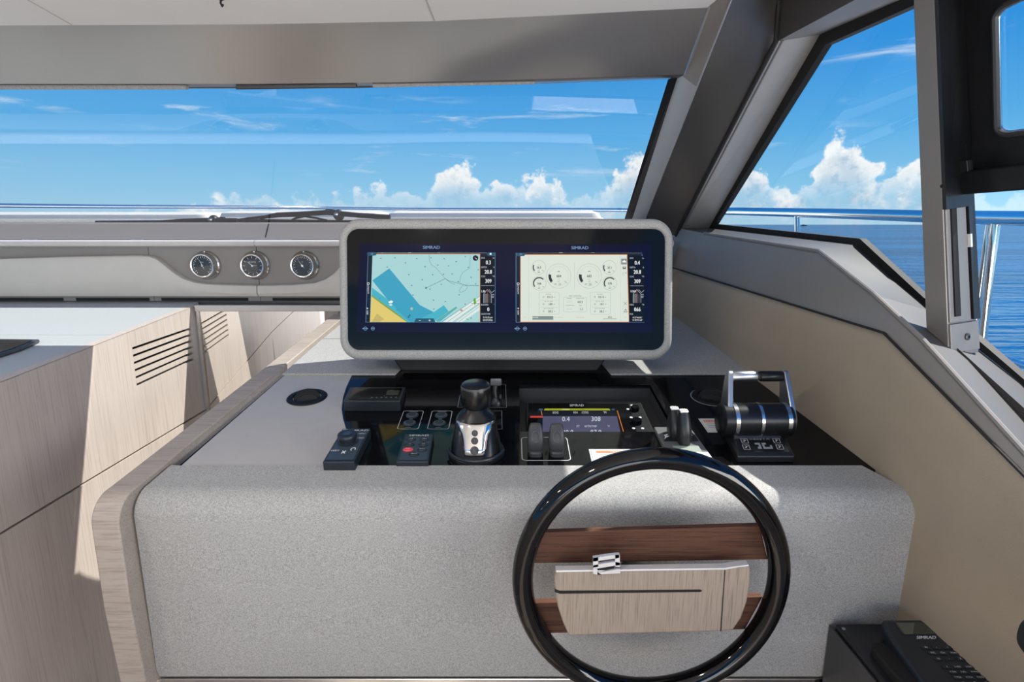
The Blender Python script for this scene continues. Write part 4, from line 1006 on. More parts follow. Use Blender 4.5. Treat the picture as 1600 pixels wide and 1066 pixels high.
gauge(552, 410, 130, 142, 190, '604'); gauge(868, 410, 130, 142, 190, '602')
gauge(345, 320, 74, 140, 205, '36.5', False); gauge(1075, 322, 74, 140, 205, '37.1', False)
gauge(348, 486, 74, 142, 318, '566', False); gauge(1080, 486, 74, 142, 318, '576', False)
s.text('10', 560, 496, 20, 'screen_gauge_dark', flip=-1); s.text('20', 876, 496, 20, 'screen_gauge_dark', flip=-1)
for x in (518, 833): s.line([(x - 14, 495), (x + 12, 495)], 5, 'screen_mid_grey')
def rbox(x0, y0, x1, y1): s.frame([(x0 + (x1 - x0) / 2 + a, y0 + (y1 - y0) / 2 + c) for a, c in rrect(x1 - x0, y1 - y0, 14, 4)], 3, 'screen_soft_line')
for x0_, v in ((347, '109'), (877, '107')):
    rbox(x0_, 580, x0_ + 208, 808)
    for k, (lab, val) in enumerate((('OIL PRESS', '10.15'), ('REL OIL TEMP', v), ('BATT VOLTAGE', '28.2'))):
        s.text(lab, x0_ + 98, 600 + 74 * k, 10, 'screen_mid_grey', flip=-1); s.text(val, x0_ + (110 if k == 0 else 116), 629 + 74 * k, 23, 'screen_gauge_dark', flip=-1, wide=.85); s.text(val, x0_ + (111 if k == 0 else 117), 629 + 74 * k, 23, 'screen_gauge_dark', flip=-1, wide=.85)
        s.arc(x0_ + 46, 629 + 74 * k, 5, 8, 0, 360, 'screen_mid_grey', 10); s.line([(x0_ + 152, 629 + 74 * k), (x0_ + 164, 629 + 74 * k)], 4, 'screen_mid_grey')
        if k: s.line([(x0_ + 10, 588 + 74 * k), (x0_ + 198, 588 + 74 * k)], 2, 'screen_soft_line')
s.text('TRIP COMPUTER', 718, 618, 12, 'screen_mid_grey', flip=-1); rbox(600, 630, 838, 782)
s.text('RANGE', 658, 644, 10, 'screen_mid_grey', flip=-1); s.text('DISTANCE TO GO', 768, 644, 10, 'screen_mid_grey', flip=-1, wide=.7); s.text('CONSUMPTION', 664, 716, 10, 'screen_mid_grey', flip=-1, wide=.85); s.text('FUEL', 774, 716, 10, 'screen_mid_grey', flip=-1)
s.text('488.8', 770, 680, 22, 'screen_gauge_dark', flip=-1, wide=.85); s.text('0.3', 784, 754, 22, 'screen_gauge_dark', flip=-1, wide=.85)
for y in (680, 754):
    for k in range(4): s.line([(632 + 15 * k, y), (640 + 15 * k, y)], 3, 'screen_mid_grey')
s.rect(277, 826, 492, 864, 'screen_grey_fill'); s.text('ENGINE', 308, 840, 12, 'screen_screen_white', flip=-1); s.text('TRIP / RANGE', 544, 840, 11, 'screen_soft_line', flip=-1); s.text('FUEL RANGE', 770, 840, 11, 'screen_soft_line', flip=-1)
s.text('656', 1076, 836, 20, 'screen_gauge_dark', flip=-1); s.line([(1008, 855), (1145, 855)], 4, 'screen_mid_grey'); s.text('TIDE', 198, 838, 10, 'screen_soft_line', flip=-1); s.text('EXIT', 1238, 838, 10, 'screen_soft_line', flip=-1)
s.rect(1192, 234, 1251, 294, 'screen_grey_fill'); s.poly([(1203, 272), (1206, 258), (1218, 256), (1226, 246), (1236, 258), (1246, 264), (1244, 274)], 'screen_screen_white')
s.rect(1208, 316, 1242, 341, 'screen_mid_grey'); s.rect(1216, 322, 1234, 330, 'screen_paper_screen'); s.arc(1222, 392, 14, 18, 60, 300, 'screen_soft_line'); s.text('M', 1242, 384, 14, 'screen_mid_grey', flip=-1)
s.frame([(1206, 668), (1262, 668), (1264, 728), (1208, 728)], 2, 'screen_soft_line'); s.line([(1220, 682), (1250, 712)], 4, 'screen_mid_grey'); s.line([(1250, 682), (1220, 712)], 4, 'screen_mid_grey')
s.frame([(1207, 740), (1264, 740), (1266, 798), (1209, 798)], 2, 'screen_soft_line'); s.frame([(1220, 784), (1238, 752), (1256, 784)], 4, 'screen_mid_grey'); s.line([(1238, 762), (1238, 776)], 3, 'screen_mid_grey')
s.text('12:42:01', 568, 172, 9, 'screen_screen_white', flip=-1); s.text('PANEL', 900, 173, 8, 'screen_soft_line', flip=-1)
data_col(s, 1274, 1430, (('SOG', 'kn', '0.4', 229, 276), ('DEPTH', 'ft', '20.8', 325, 371), ('COG', '\u00b0M', '309', 419, 467), ('HDG', '\u00b0M', '066', 709, 757), ('POS', '', '', 806, 806)), 'screen_data_black', 'screen_pale_digits')
s.text("N 27\u00b046.061'", 1358, 841, 17, 'screen_screen_white', flip=-1, wide=.75); s.text("W 82\u00b037.465'", 1358, 868, 17, 'screen_screen_white', flip=-1, wide=.75); s.line([(1284, 515), (1422, 515)], 2, 'screen_pale_digits')
steer(s, 1282, '0.06ft')
s.text('SIMRAD', 763, 123, 32, 'screen_logo_blue', flip=-1, wide=1.12); s.text('SIMRAD', 765, 123, 32, 'screen_logo_blue', flip=-1, wide=1.12)
feet(s, 122, 955)
s.build('engine_screen', pod, label='right screen showing pale engine gauges')
pl_ = MB(); q = [(-.30, -.177), (.265, -.177), (.24, -.2125), (-.275, -.2125)]
pl_.prism([(x, .04, z) for x, z in q], (0, .03, 0), 'vent_black'); pl_.build('neck', pod, smooth=0, bevel=.003)
# ================================================================== THINGS ON THE CONTROL PANEL
# ---- air vents
def air_vent(label, u, v, yaw):
    t = on_dash('air_vent', label, 'vent', u, v, 'round air vents in the control panel')
    t.rotation_euler = (DASH_SLOPE, 0, 0)
    b = MB(); b.lathe([(.030, -.001), (.046, 0), (.0475, .002), (.045, .0045), (.034, .005), (.0325, .001), (.031, -.0)], 'vent_black', 40); b.build('bezel', t)
    b = MB(); b.lathe([(.0475, .0005), (.050, .0008), (.050, 0.0)], 'grey_print', 40, cap0=False, cap1=False); b.build('ring_line', t)
    b = MB(); b.lathe([(.031, .0), (.031, .0015)], 'gap_black', 32); b.build('throat', t)
    for dy in (-.019, -.007, .005, .017):
        b = MB(); w = math.sqrt(.031 ** 2 - dy ** 2); n_ = 14
        arc_ = [(-w * math.cos(math.pi * q / n_), math.sin(math.pi * q / n_)) for q in range(n_ + 1)]
        b.prism([(x, dy + .006 * h, .001 + .0135 * h) for x, h in arc_], (0, .0026, -.0007), 'vent_black')
        o = b.build('louvre', t); o.rotation_euler = (0, 0, yaw)
    return t
air_vent('round black air vent in the left part of the control panel', 480, 622, .35)
air_vent('round black air vent in the black panel left of the throttle', 1112, 621, -.35)

# ---- climate display at the upper left
t = on_dash('climate_display', 'dark tilted climate display with a strip of icons, left of the buttons', 'display', 585, 622)
f = loc2(t); b = MB()
A = [f(546, 607), f(634, 607), f(626, 628), f(537, 628)]
za, zb_ = .012, .024
lo = [f(543, 606), f(636, 606), f(628, 636), (f(536, 636))]
top = [(*f(547, 605, .012), .012), (*f(634, 605, .012), .012), (*f(625.5, 627, .026), .026), (*f(536.5, 627, .026), .026)]
b.grid([[(p[0], p[1], 0) for p in top], top], 'blue_black_plastic', True, True, True); b.build('housing', t, smooth=0, bevel=.0015)
def tq(a, c, o=0.0):
    p = Vector(top[3]).lerp(Vector(top[2]), a).lerp(Vector(top[0]).lerp(Vector(top[1]), a), c); return p + Vector((0, .0, o))
b = MB(); b.poly([tq(.07, .10, .0008), tq(.95, .10, .0008), tq(.95, .90, .0008), tq(.07, .90, .0008)], 'black_gloss'); b.build('face', t, smooth=0)
pr_ = Print(lambda x, y, z: tq(x, y, .001 + z)); pr_.rect(.70, .38, .92, .74, 'dark_lcd'); pr_.rect(.68, .30, .69, .34, 'grey_print')
for k in range(6): pr_.rect(.46 + .085 * k, .20, .49 + .085 * k, .235, 'grey_print')
pr_.build('icons', t)

# ---- four push buttons in two printed frames
def button_panel(label, fr, cols, text):
    t = on_dash('button_panel', label, 'button', *[sum(q[k] for q in fr) / 4 for k in (0, 1)], 'push-button panels')
    f = loc2(t); p = [f(*q) for q in fr]
    cx, cy = sum(a for a, _ in p) / 4, sum(c for _, c in p) / 4; w = (p[1][0] - p[0][0] + p[2][0] - p[3][0]) / 2; h = p[0][1] - p[3][1]
    skew = ((p[0][0] + p[1][0]) - (p[2][0] + p[3][0])) / 2 / h
    S = lambda x, y, z=0.0: (cx + x + skew * y, cy + y, z)
    pr_ = Print(lambda x, y, z: S(x, y, .0004 + z)); pr_.frame(rrect(w, h, .005, 4), .0009, 'white_print')
    for y, wd in ((h * .47, .010), (h * .03, .004), (-h * .44, .006)): pr_.line([(-wd, y), (wd, y)], .0014, 'grey_print')
    pr_.build('printed_frame', t)
    for y in (h * .24, -h * .20):
        c = S(0, y); b = MB(); b.lathe([(.0140, 0), (.0140, .002), (.0122, .0032), (.0118, .003)], 'blue_key', 32, c=c); bt = b.build('button', t)
        b = MB(); b.lathe([(.0098, .0032), (.0105, .0036), (.0098, .0036)], 'grey_print', 32, c=c, cap0=False, cap1=False); b.build('ring', bt)
        b = MB(); b.lathe([(.0098, .003), (.0095, .0042)], 'blue_black_plastic', 32, c=c); b.build('cap', bt)
    return t
button_panel('left frame of two round push buttons above the keypad', [(631, 642.6), (662, 642.6), (653.5, 670.8), (620.5, 670.8)], None, ('CHAIN', 'UP', 'DOWN'))
button_panel('right frame of two round push buttons beside the joystick', [(675, 642.6), (707, 642.6), (700.6, 670.8), (668, 670.8)], None, ('WINDLASS', 'UP', 'DOWN'))
# printed frames partly behind the joystick
t = on_dash('switch_frame', 'thin white printed frames on black panel behind the joystick', 'marking', 752, 640)
f = loc2(t); pr_ = Print(lambda x, y, z: (x, y, .0004 + z))
pr_.frame([f(*q) for q in ((722, 601), (790, 601), (791.5, 637), (715, 637))], .0008, 'grey_print'); pr_.frame([f(*q) for q in ((730, 642.5), (784, 642.5), (784.5, 671), (728, 671))], .0008, 'grey_print'); pr_.build('printed_frame', t)

# ---- remote control with a rotary dial
t = on_dash('rotary_remote', 'black remote keypad with a big rotary dial at the panel front edge', 'keypad', 542, 700)
f = loc2(t)
up_t, up_b = .022, .022
top = [(*f(535.5, 669.5, up_t), up_t), (*f(579, 669.5, up_t), up_t), (*f(553.5, 722, up_b), up_b), (*f(504, 722, up_b), up_b)]
btm = [(p[0], p[1], 0) for p in top]
def wedge(t, top, btm, name='housing', m='blue_black_plastic'):
    b = MB(); b.grid([btm, top], m, True, True, True); return b.build(name, t, smooth=0, bevel=.0015)
wedge(t, top, btm)
def quadfn(top, o=0.0):
    T = [Vector(p) for p in top]
    def q(a, c, z=0.0): return T[3].lerp(T[2], a).lerp(T[0].lerp(T[1], a), c) + Vector((0, 0, o + z))
    return q
q = quadfn(top); W_, H_ = (Vector(top[1]) - Vector(top[0])).length, (Vector(top[0]) - Vector(top[3])).length
pr_ = Print(lambda x, y, z: q(x, y, .0004 + z))
pr_.rect(.06, .05, .94, .86, 'blue_key'); pr_.rect(.05, .88, .22, .97, 'pale_lcd')
def ptext(pr_, s, x, y, hx, m, wide=1.0, asp=None):
    """lettering on a quad with unit coordinates: squeeze by its aspect"""
    vs, fs = text_polys(s); z = pr_.lift(); k = pr_.mb.mat(m); w = max(a for a, c in vs); i = len(pr_.mb.v); sc = hx / .7
    for a, c in vs: pr_.mb.v.append(Vector(pr_.fn(x + (a - w / 2) * sc * wide * asp, y + (c - .35) * sc, z)))
    for ff in fs: pr_.mb.f.append(tuple(i + g for g in ff)); pr_.mb.mi.append(k)
asp = H_ / W_
ptext(pr_, 'SIMRAD', .58, .925, .055, 'white_print', 1.25, asp)
for x, y, w in ((.80, .82, .10), (.82, .68, .10), (.20, .30, .11)): pr_.rect(x - w, y - .035, x + w, y + .035, 'button_grey'); 
ptext(pr_, 'MENU', .80, .82, .028, 'white_print', 1.1, asp); ptext(pr_, 'PAGES', .82, .68, .026, 'white_print', 1.1, asp); ptext(pr_, 'WPT', .20, .30, .04, 'white_print', 1.1, asp)
pr_.line([(.45, .22), (.57, .29)], .028, 'white_print'); pr_.line([(.57, .22), (.45, .29)], .028, 'white_print')
pr_.line([(.74, .30), (.70, .32), (.70, .36), (.78, .38), (.84, .36), (.84, .32)], .026, 'white_print')
pr_.build('keys', t)
c = q(.46, .56)
b = MB(); b.lathe([(.019, 0), (.0195, .003), (.0165, .004), (.0165, .007), (.0185, .010), (.0190, .017), (.0175, .0195), (.010, .0190), (.0, .0186)], 'blue_black_plastic', 40, c=c); b.build('dial', t)
b = MB(); b.lathe([(.008, .0195), (.0085, .0200), (.003, .0192)], 'blue_key', 24, c=c); b.build('dial_cap', t)

# ---- autopilot keypad
t = on_dash('autopilot_keypad', 'small black keypad with a red button near the joystick', 'keypad', 648, 703)
f = loc2(t); up = .014
top = [(*f(633, 678, up), up), (*f(677.5, 678, up), up), (*f(669.5, 721.5, up), up), (*f(618.5, 721.5, up), up)]
wedge(t, top, [(p[0], p[1], 0) for p in top]); q = quadfn(top); W_, H_ = (Vector(top[1]) - Vector(top[0])).length, (Vector(top[0]) - Vector(top[3])).length; asp = H_ / W_
pr_ = Print(lambda x, y, z: q(x, y, .0004 + z)); pr_.rect(.08, .04, .92, .86, 'blue_key'); ptext(pr_, 'SIMRAD', .5, .93, .060, 'white_print', 1.25, asp); pr_.line([(.06, .20), (.94, .20)], .006, 'blue_black_plastic'); pr_.line([(.06, .38), (.94, .38)], .006, 'blue_black_plastic'); pr_.build('face_print', t)
for x, y, s_, m in ((.27, .77, '-10', 'blue_black_plastic'), (.73, .77, '10+', 'blue_black_plastic'), (.27, .57, '-1', 'blue_black_plastic'), (.73, .57, '1+', 'blue_black_plastic'), (.27, .39, 'STBY', 'red_button'), (.73, .39, 'AUTO', 'blue_black_plastic'), (.5, .23, 'TRACK', 'blue_black_plastic')):
    c = q(x, y); b = MB(); rows = []
    for sc_, h in ((1, 0), (1, .0018), (.85, .0028)): rows.append([c + Vector((.0100 * sc_ * math.cos(a), .0072 * sc_ * math.sin(a), h)) for a in [2 * math.pi * k / 24 for k in range(24)]])
    b.grid(rows, m, True, False, True); kb = b.build('key', t, label='red standby key' if m == 'red_button' else None)
    pr_ = Print(lambda a, e, z, c=c: c + Vector((a, e, .003 + z))); pr_.text(s_, 0, 0, .0042 if len(s_) < 4 else .0028, 'white_print'); pr_.build('lettering', kb)

# ---- docking joystick
t = on_dash('docking_joystick', 'black docking joystick with chrome shield and round top knob', 'joystick', 744, 708)
def ring(cx, cy, z, rx, ry, n=32, p=2.0):
    return [(cx + rx * math.copysign(abs(math.cos(a)) ** (2 / p), math.cos(a)), cy + ry * math.copysign(abs(math.sin(a)) ** (2 / p), math.sin(a)), z) for a in [2 * math.pi * k / n for k in range(n)]]
b = MB(); b.grid([ring(.0, .004, 0, .056, .056), ring(0, .004, .006, .056, .056), ring(0, .004, .010, .052, .052)], 'black_satin', True, True, True); b.build('base', t)
b = MB(); a_ = [(.0565 * math.sin(math.radians(q)), .004 - .0565 * math.cos(math.radians(q)), .013) for q in range(-75, 76, 6)]; b.tube(a_, .0032, 'blue_black_plastic', 8); b.build('guard_ring', t)
b = MB(); S_ = [(0, .0, .008, .050, .050), (0, .004, .025, .048, .044), (0, .010, .045, .043, .037), (0, .016, .062, .041, .031), (0, .020, .070, .040, .028), (0, .022, .078, .034, .025), (0, .024, .084, .025, .022), (0, .025, .090, .021, .020)]
b.grid([ring(*r_, p=2.4) for r_ in S_], 'joystick_black', True, True, True); b.build('body', t, smooth=50)
b = MB(); b.lathe([(.017, 0), (.020, .004), (.0285, .007), (.0305, .014), (.031, .030), (.0295, .044), (.027, .050), (.022, .0525), (.0, .053)], 'joystick_black', 40, c=(0, .026, .088)); kn = b.build('knob', t, smooth=40)
b = MB(); b.lathe([(.0275, .0488), (.0292, .0458), (.0280, .0498)], 'dark_grey_plastic', 40, c=(0, .026, .088), cap0=False, cap1=False); b.build('knob_rim', kn)
# chrome shield on the front of the body
sec = [(.018, .020), (.030, .021), (.042, .0225), (.053, .026), (.060, .033), (.066, .0365), (.0705, .036)]
def fronty(z):
    for r0, r1 in zip(S_, S_[1:]):
        if r0[2] <= z <= r1[2]:
            g_ = (z - r0[2]) / (r1[2] - r0[2]); return r0[1] + (r1[1] - r0[1]) * g_, r0[3] + (r1[3] - r0[3]) * g_, r0[4] + (r1[4] - r0[4]) * g_
rows = []
for z, w in sec:
    cy, rx_, ry_ = fronty(z); row = []
    for k in range(9):
        x = w * (-1 + k / 4); yy = cy - ry_ * max(0, 1 - (abs(x) / rx_) ** 2.4) ** (1 / 2.4) - .0022; row.append((x, yy, z))
    rows.append(row)
b = MB(); b.grid(rows, 'chrome'); o = b.build('chrome_shield', t, smooth=60); md = o.modifiers.new('thickness', 'SOLIDIFY'); md.thickness = .002; md.offset = 0
for z, r_, s_ in ((.029, .0082, 'E'), (.0445, .0068, 'T'), (.0565, .0060, 'G')):
    cy, rx_, ry_ = fronty(z); y0 = cy - ry_ - .003; cy2, _, ry2 = fronty(z + .004); sl_ = math.atan2((cy2 - ry2) - (cy - ry_), .004)
    bt = MB(); bt.lathe([(r_, -.001), (r_, .0018), (r_ * .85, .0026)], 'dark_grey_plastic', 28)
    o = bt.build('button', t); o.location = (0, y0 - .0022, z + .0008); o.rotation_euler = (math.radians(90) - sl_, 0, 0)
    pr_ = Print(lambda a, e, zz: (a, e, .0028 + zz)); pr_.text(s_, 0, 0, r_ * .8, 'button_grey'); pr_.build('lettering', o)

# ---- small fin stick with grey tab behind the joystick
t = on_dash('tab_stick', 'small black stick with a pale grey tab behind the joystick', 'lever', 773, 632)
b = MB(); b.lathe([(.014, 0), (.014, .006), (.010, .012), (.006, .018)], 'black_satin', 20, c=(.004, 0, 0)); b.build('base', t)
b = MB(); b.tube([(.004, 0, .012), (.0, .004, .03), (.002, .008, .045)], .006, 'black_satin', 10); b.build('stem', t)
b = MB(); b.box((.003, .012, .052), (.026, .006, .018), 'grey_plate', bevel=.003); b.build('tab', t)
b = MB(); b.lathe([(.008, 0), (.008, .004), (.003, .006)], 'blue_black_plastic', 14, c=(.012, -.004, .02), axis='x'); b.build('side_knob', t)

# ---- sounder display in the recessed well
MFc = dpt((x0 + x1) / 2, (yf + yb) / 2, -dep + .002)
t = thing('chart_sounder', 'small recessed sounder display with rotary knobs behind two black levers', 'display', MFc, (DASH_SLOPE + math.radians(2), 0, 0))
SInv = Matrix.Rotation(-(DASH_SLOPE + math.radians(2)), 3, 'X'); SN = Matrix.Rotation(DASH_SLOPE + math.radians(2), 3, 'X') @ Vector((0, 0, 1))
def sd(u, v, up=.016):
    p = SInv @ (on_plane(u, v, MFc + SN * up, SN) - MFc); return (p.x, p.y)
up = .012
c_ = [sd(823, 629, up), sd(1000, 629, up), sd(1016, 676, up), sd(819, 676, up)]
yb0 = c_[0][1]; yb1 = -.118
hp = [(c_[0][0] - .002, yb0), (c_[1][0] + .002, yb0), (c_[1][0] + .004, yb1), (c_[0][0] - .004, yb1)]
b = MB(); b.prism([(x, y, 0) for x, y in hp], (0, 0, up), 'black_satin'); b.build('housing', t, smooth=0, bevel=.002)
pr_ = Print(lambda x, y, z: (lambda q: (q[0], q[1], up + .0004 + z))(sd(800 + x / 3.3333, 560 + y / 3.3333, up)))
pr_.poly([(88, 236), (606, 236), (650, 384), (80, 384)], 'black_gloss')
pr_.poly([(134, 263), (540, 263), (578, 430), (130, 430)], 'screen_data_black')
pr_.poly([(160, 303), (546, 303), (575, 430), (158, 430)], 'screen_small_blue')
pr_.poly([(172, 263), (505, 263), (513, 273), (166, 273)], 'screen_lime_bar'); pr_.rect(140, 264, 160, 273, 'screen_tab_blue'); pr_.rect(520, 265, 534, 272, 'screen_tab_blue'); pr_.text('AUTOPILOT', 280, 268, 5, 'screen_screen_white', flip=-1); pr_.text('12:42', 370, 268, 5, 'screen_data_black', flip=-1)
pr_.line([(152, 275), (157, 300)], 3, 'screen_orange_line'); pr_.line([(548, 275), (580, 384)], 4, 'screen_orange_line'); pr_.rect(95, 303, 160, 312, 'screen_red_ink')
for a, x, y, h in (('SOG', 226, 285, 11), ('KN', 330, 285, 11), ('COG', 380, 285, 11), ('\u00b0M', 482, 285, 11), ('0.4', 280, 319, 24), ('308', 436, 319, 24), ('FT', 344, 358, 11), ('WTRTMP', 409, 358, 11), ('\u00b0F', 502, 358, 11), ('20.8', 290, 389, 24), ('87.9', 436, 389, 24)): pr_.text(a, x, y, h, 'screen_pale_digits', flip=-1)
pr_.text('SIMRAD', 336, 249, 12, 'white_print', flip=-1, wide=1.25); pr_.text('SIMRAD', 337, 249, 12, 'white_print', flip=-1, wide=1.25)
pr_.build('screen', t)
b = MB()
for (u, v), r_ in (((992, 641), .0105), ((995, 661), .012)):
    x, y = sd(u, v, up); b = MB(); b.lathe([(r_, 0), (r_, .006), (r_ * .85, .010), (0, .0105)], 'black_gloss', 28, c=(x, y, up)); b.build('knob', t)
for u, v in ((987, 634), (981, 640), (986, 653), (1000, 653), (990, 670), (1004, 670)):
    x, y = sd(u, v, up); b = MB(); b.lathe([(.0035, 0), (.0035, .0012), (.0025, .0018)], 'white_print', 14, c=(x, y, up)); b.build('key', t)

# ---- two trim levers in a printed frame
t = on_dash('lever_frame', 'white printed frame with rounded corners around the twin levers', 'marking', 853, 702)
f = loc2(t); pr_ = Print(lambda x, y, z: (x, y, .0004 + z))
fq = [f(*p) for p in ((816, 684), (884, 684), (892, 720), (816, 720))]; cx, cy = sum(p[0] for p in fq) / 4, sum(p[1] for p in fq) / 4
pr_.frame([(cx + a, cy + c) for a, c in rrect(.095, fq[0][1] - fq[2][1], .008, 5)], .0014, 'white_print'); pr_.build('printed_frame', t)
for lab, u in (('left black trim lever standing before the sounder display', 836.5), ('right black trim lever standing before the sounder display', 869.5)):
    t = on_dash('trim_lever', lab, 'lever', u, 707, 'twin trim levers')
    b = MB(); b.grid([ring(0, 0, 0, .0135, .020, p=4), ring(0, 0, .007, .0135, .020, p=4), ring(0, 0, .010, .011, .017, p=4)], 'dark_grey_plastic', True, True, True); b.build('base', t)
    S2 = [(.0, .004, .006, .0150, .011), (0, .003, .018, .0165, .0105), (0, .004, .030, .0165, .009), (0, .008, .043, .0145, .007), (0, .012, .053, .0125, .0055), (0, .0135, .057, .010, .004)]
    b = MB(); b.grid([ring(*r_, p=3.2) for r_ in S2], 'dark_grey_plastic', True, True, True); o = b.build('paddle', t, smooth=50)
    b = MB(); rr_ = [(.0078 * math.cos(a), -.0055 + .0045 * 0, .036 + .011 * math.sin(a)) for a in [2 * math.pi * k / 24 for k in range(24)]]
    rr_ = [(x, -.0050 + (z - .030) * .32, z) for x, y, z in rr_]; b.tube(rr_, .0012, 'button_grey', 6, closed=True); b.build('thumb_ring', t)

# ---- warning labels
def sticker(label, u, v, corners, words_):
    t = on_dash('warning_label', label, 'label', u, v)
    f = loc2(t); c = [f(*p) for p in corners]; b = MB(); b.prism([(x, y, .0) for x, y in c], (0, 0, .0006), 'paper_white'); b.build('card', t, smooth=0)
    T = [Vector((x, y, .0007)) for x, y in c]
    q = lambda a, e, z=0.0: T[3].lerp(T[2], a).lerp(T[0].lerp(T[1], a), e) + Vector((0, 0, z))
    asp = (T[0] - T[3]).length / (T[1] - T[0]).length
    pr_ = Print(lambda x, y, z: q(x, y, z)); pr_.rect(.12, .70, .88, .88, 'orange_print'); ptext(pr_, 'WARNING', .56, .79, .11, 'paper_white', 1.1, asp)
    for k, w in enumerate(words_): pr_.line([(.15, .58 - .12 * k), (.15 + w, .58 - .12 * k)], .035, 'grey_print')
    pr_.frame([(.03, .05), (.97, .05), (.97, .95), (.03, .95)], .01, 'grey_print'); pr_.build('lettering', t)
sticker('white warning label with orange band beneath the steering wheel rim', 960, 713, [(920, 702.5), (1008, 702.5), (1012, 724), (925, 724)], (.6, .5, .65))
sticker('white warning label with orange band left of the throttle drum', 1110, 665, [(1091, 654.5), (1134, 654.5), (1150, 676), (1106, 676)], (.5, .4, .45))

# ---- thruster control with two upright fins
t = on_dash('thruster_control', 'grey thruster control plate with two tall black fins', 'lever', 1065, 700)
f = loc2(t); up = .010
hp = [f(1022, 667, up), f(1078, 667, up), f(1122, 727, up), f(1052, 727, up)]
b = MB(); b.prism([(x, y, 0) for x, y in hp], (0, 0, up), 'grey_plate'); b.build('base_plate', t, smooth=0, bevel=.0015)
hp2 = [f(1036, 677, up), f(1082, 677, up), f(1092, 690, up), f(1038, 690, up)]
b = MB(); b.prism([(x, y, up) for x, y in hp2], (0, 0, .0012), 'black_satin'); b.build('lever_plate', t, smooth=0)
pr_ = Print(lambda x, y, z: (x, y, up + .0016 + z))
for u, sg in ((1041, 1), (1078, -1)):
    pr_.poly([f(u - 4 * sg, 681, up), f(u + 4 * sg, 678, up), f(u + 1 * sg, 682, up), f(u + 5 * sg, 683, up), f(u, 685, up), f(u - 3 * sg, 688, up), f(u - 2 * sg, 684, up)], 'white_print')
pr_.poly([f(1050, 698, up), f(1091, 698, up), f(1098, 709, up), f(1060, 709, up)], 'pale_lcd'); pr_.poly([f(1088, 708, up), f(1106, 708, up), f(1112, 716, up), f(1096, 716, up)], 'white_print'); pr_.build('markings', t)
for u, v, hh in ((1053, 681, .060), (1067, 690, .066)):
    x, y = f(u, v, up); b = MB()
    S3 = [(x, y, up, .0120, .021), (x, y + .0, up + .012, .0140, .023), (x - .001, y + .001, up + .030, .0135, .021), (x - .002, y + .004, up + hh * .8, .0110, .013), (x - .003, y + .006, up + hh, .0088, .0070)]
    b.grid([ring(*r_, p=3) for r_ in S3], 'black_satin', True, True, True); fin = b.build('fin', t, smooth=45)
    b = MB(); b.grid([ring(x - .003, y + .006, up + hh + h, .0085 * k, .0072 * k, p=4) for h, k in ((-.003, 1), (.001, 1), (.002, .9))], 'paper_white', True, True, True); tip = b.build('fin_cap', fin)
    pr_ = Print(lambda a, c, z: (x - .003 + a, y + .006 + c, up + hh + .0024 + z))
    for i_ in (-1, 1):
        for j_ in (-1, 0, 1): pr_.rect(j_ * .0045 - .0012, i_ * .003 - .0012, j_ * .0045 + .0012, i_ * .003 + .0012, 'button_grey')
    pr_.build('dots', fin)

# ---- twin throttle
t = on_dash('throttle_control', 'twin throttle with black drum, silver arms and split grip bar', 'throttle', 1186, 704)
TR = t.location.copy(); TI = Matrix.Rotation(-DASH_SLOPE, 3, 'X')
def tl(u, v, y): return TI @ (at_y(u, v, y) - TR)
dc = tl(1179, 656, 1.125); R_ = .0345; xl, xr_ = tl(1124, 656, 1.125).x, tl(1234, 656, 1.125).x
b = MB(); rows = []
pbv = [Vector((dc.x - .056, dc.y + .045, 0)), Vector((dc.x + .062, dc.y + .045, 0)), Vector((dc.x + .064, -.030, 0)), Vector((dc.x - .040, -.030, 0))]
f = loc2(t)
lo_ = [(*f(1128, 676), 0), (*f(1218, 676), 0), (*f(1240, 723), 0), (*f(1151, 723), 0)]
md_ = [(x, y, .014) for x, y, _ in lo_]
up_ = [(lo_[0][0] + .004, lo_[0][1], .022), (lo_[1][0] - .004, lo_[1][1], .022), (lo_[2][0] - .004, lo_[2][1] + .008, .018), (lo_[3][0] + .004, lo_[3][1] + .008, .018)]
b.grid([lo_, md_, up_], 'black_satin', True, True, True); b.build('base', t, smooth=0, bevel=.002)
kv = [(*f(1148, 686, .03), .022), (*f(1214, 686, .03), .022), (dc.x + .048, dc.y + .0, .05), (dc.x - .048, dc.y, .05)]
b = MB(); b.prism([(dc.x - .050, dc.y - .032, .015), (dc.x + .050, dc.y - .032, .015), (dc.x + .042, dc.y - .012, .042), (dc.x - .042, dc.y - .012, .042)], (0, .03, 0), 'black_satin'); b.build('pedestal', t, smooth=0, bevel=.002)
q = lambda a, e, z=0.0: Vector(up_[3]).lerp(Vector(up_[2]), a).lerp(Vector(up_[0]).lerp(Vector(up_[1]), a), e) + Vector((0, 0, z))
Wq, Hq = (q(1, 0) - q(0, 0)).length, (q(0, 1) - q(0, 0)).length; asp = Hq / Wq
pr_ = Print(lambda x, y, z: q(x, y, .0006 + z))
ptext(pr_, 'XENTA', .50, .42, .055, 'grey_print', 1.4, asp)
for x, y in ((.21, .36), (.19, .15), (.81, .36), (.82, .15)):
    pr_.frame([(x - .06, y - .075), (x + .06, y - .075), (x + .06, y + .075), (x - .06, y + .075)], .008, 'paper_white'); pr_.line([(x - .025, y - .03), (x + .025, y + .03)], .018, 'white_print'); pr_.line([(x - .025, y + .03), (x + .01, y + .03)], .014, 'white_print')
pr_.poly([(.37, .28), (.47, .28), (.47, .08), (.40, .08), (.40, .15), (.43, .15), (.43, .22), (.37, .22)], 'grey_print'); pr_.poly([(.50, .28), (.58, .28), (.58, .22), (.54, .22), (.54, .14), (.64, .14), (.64, .20), (.60, .20), (.68, .20), (.68, .08), (.50, .08)], 'grey_print'); pr_.build('markings', t)
L = xr_ - xl
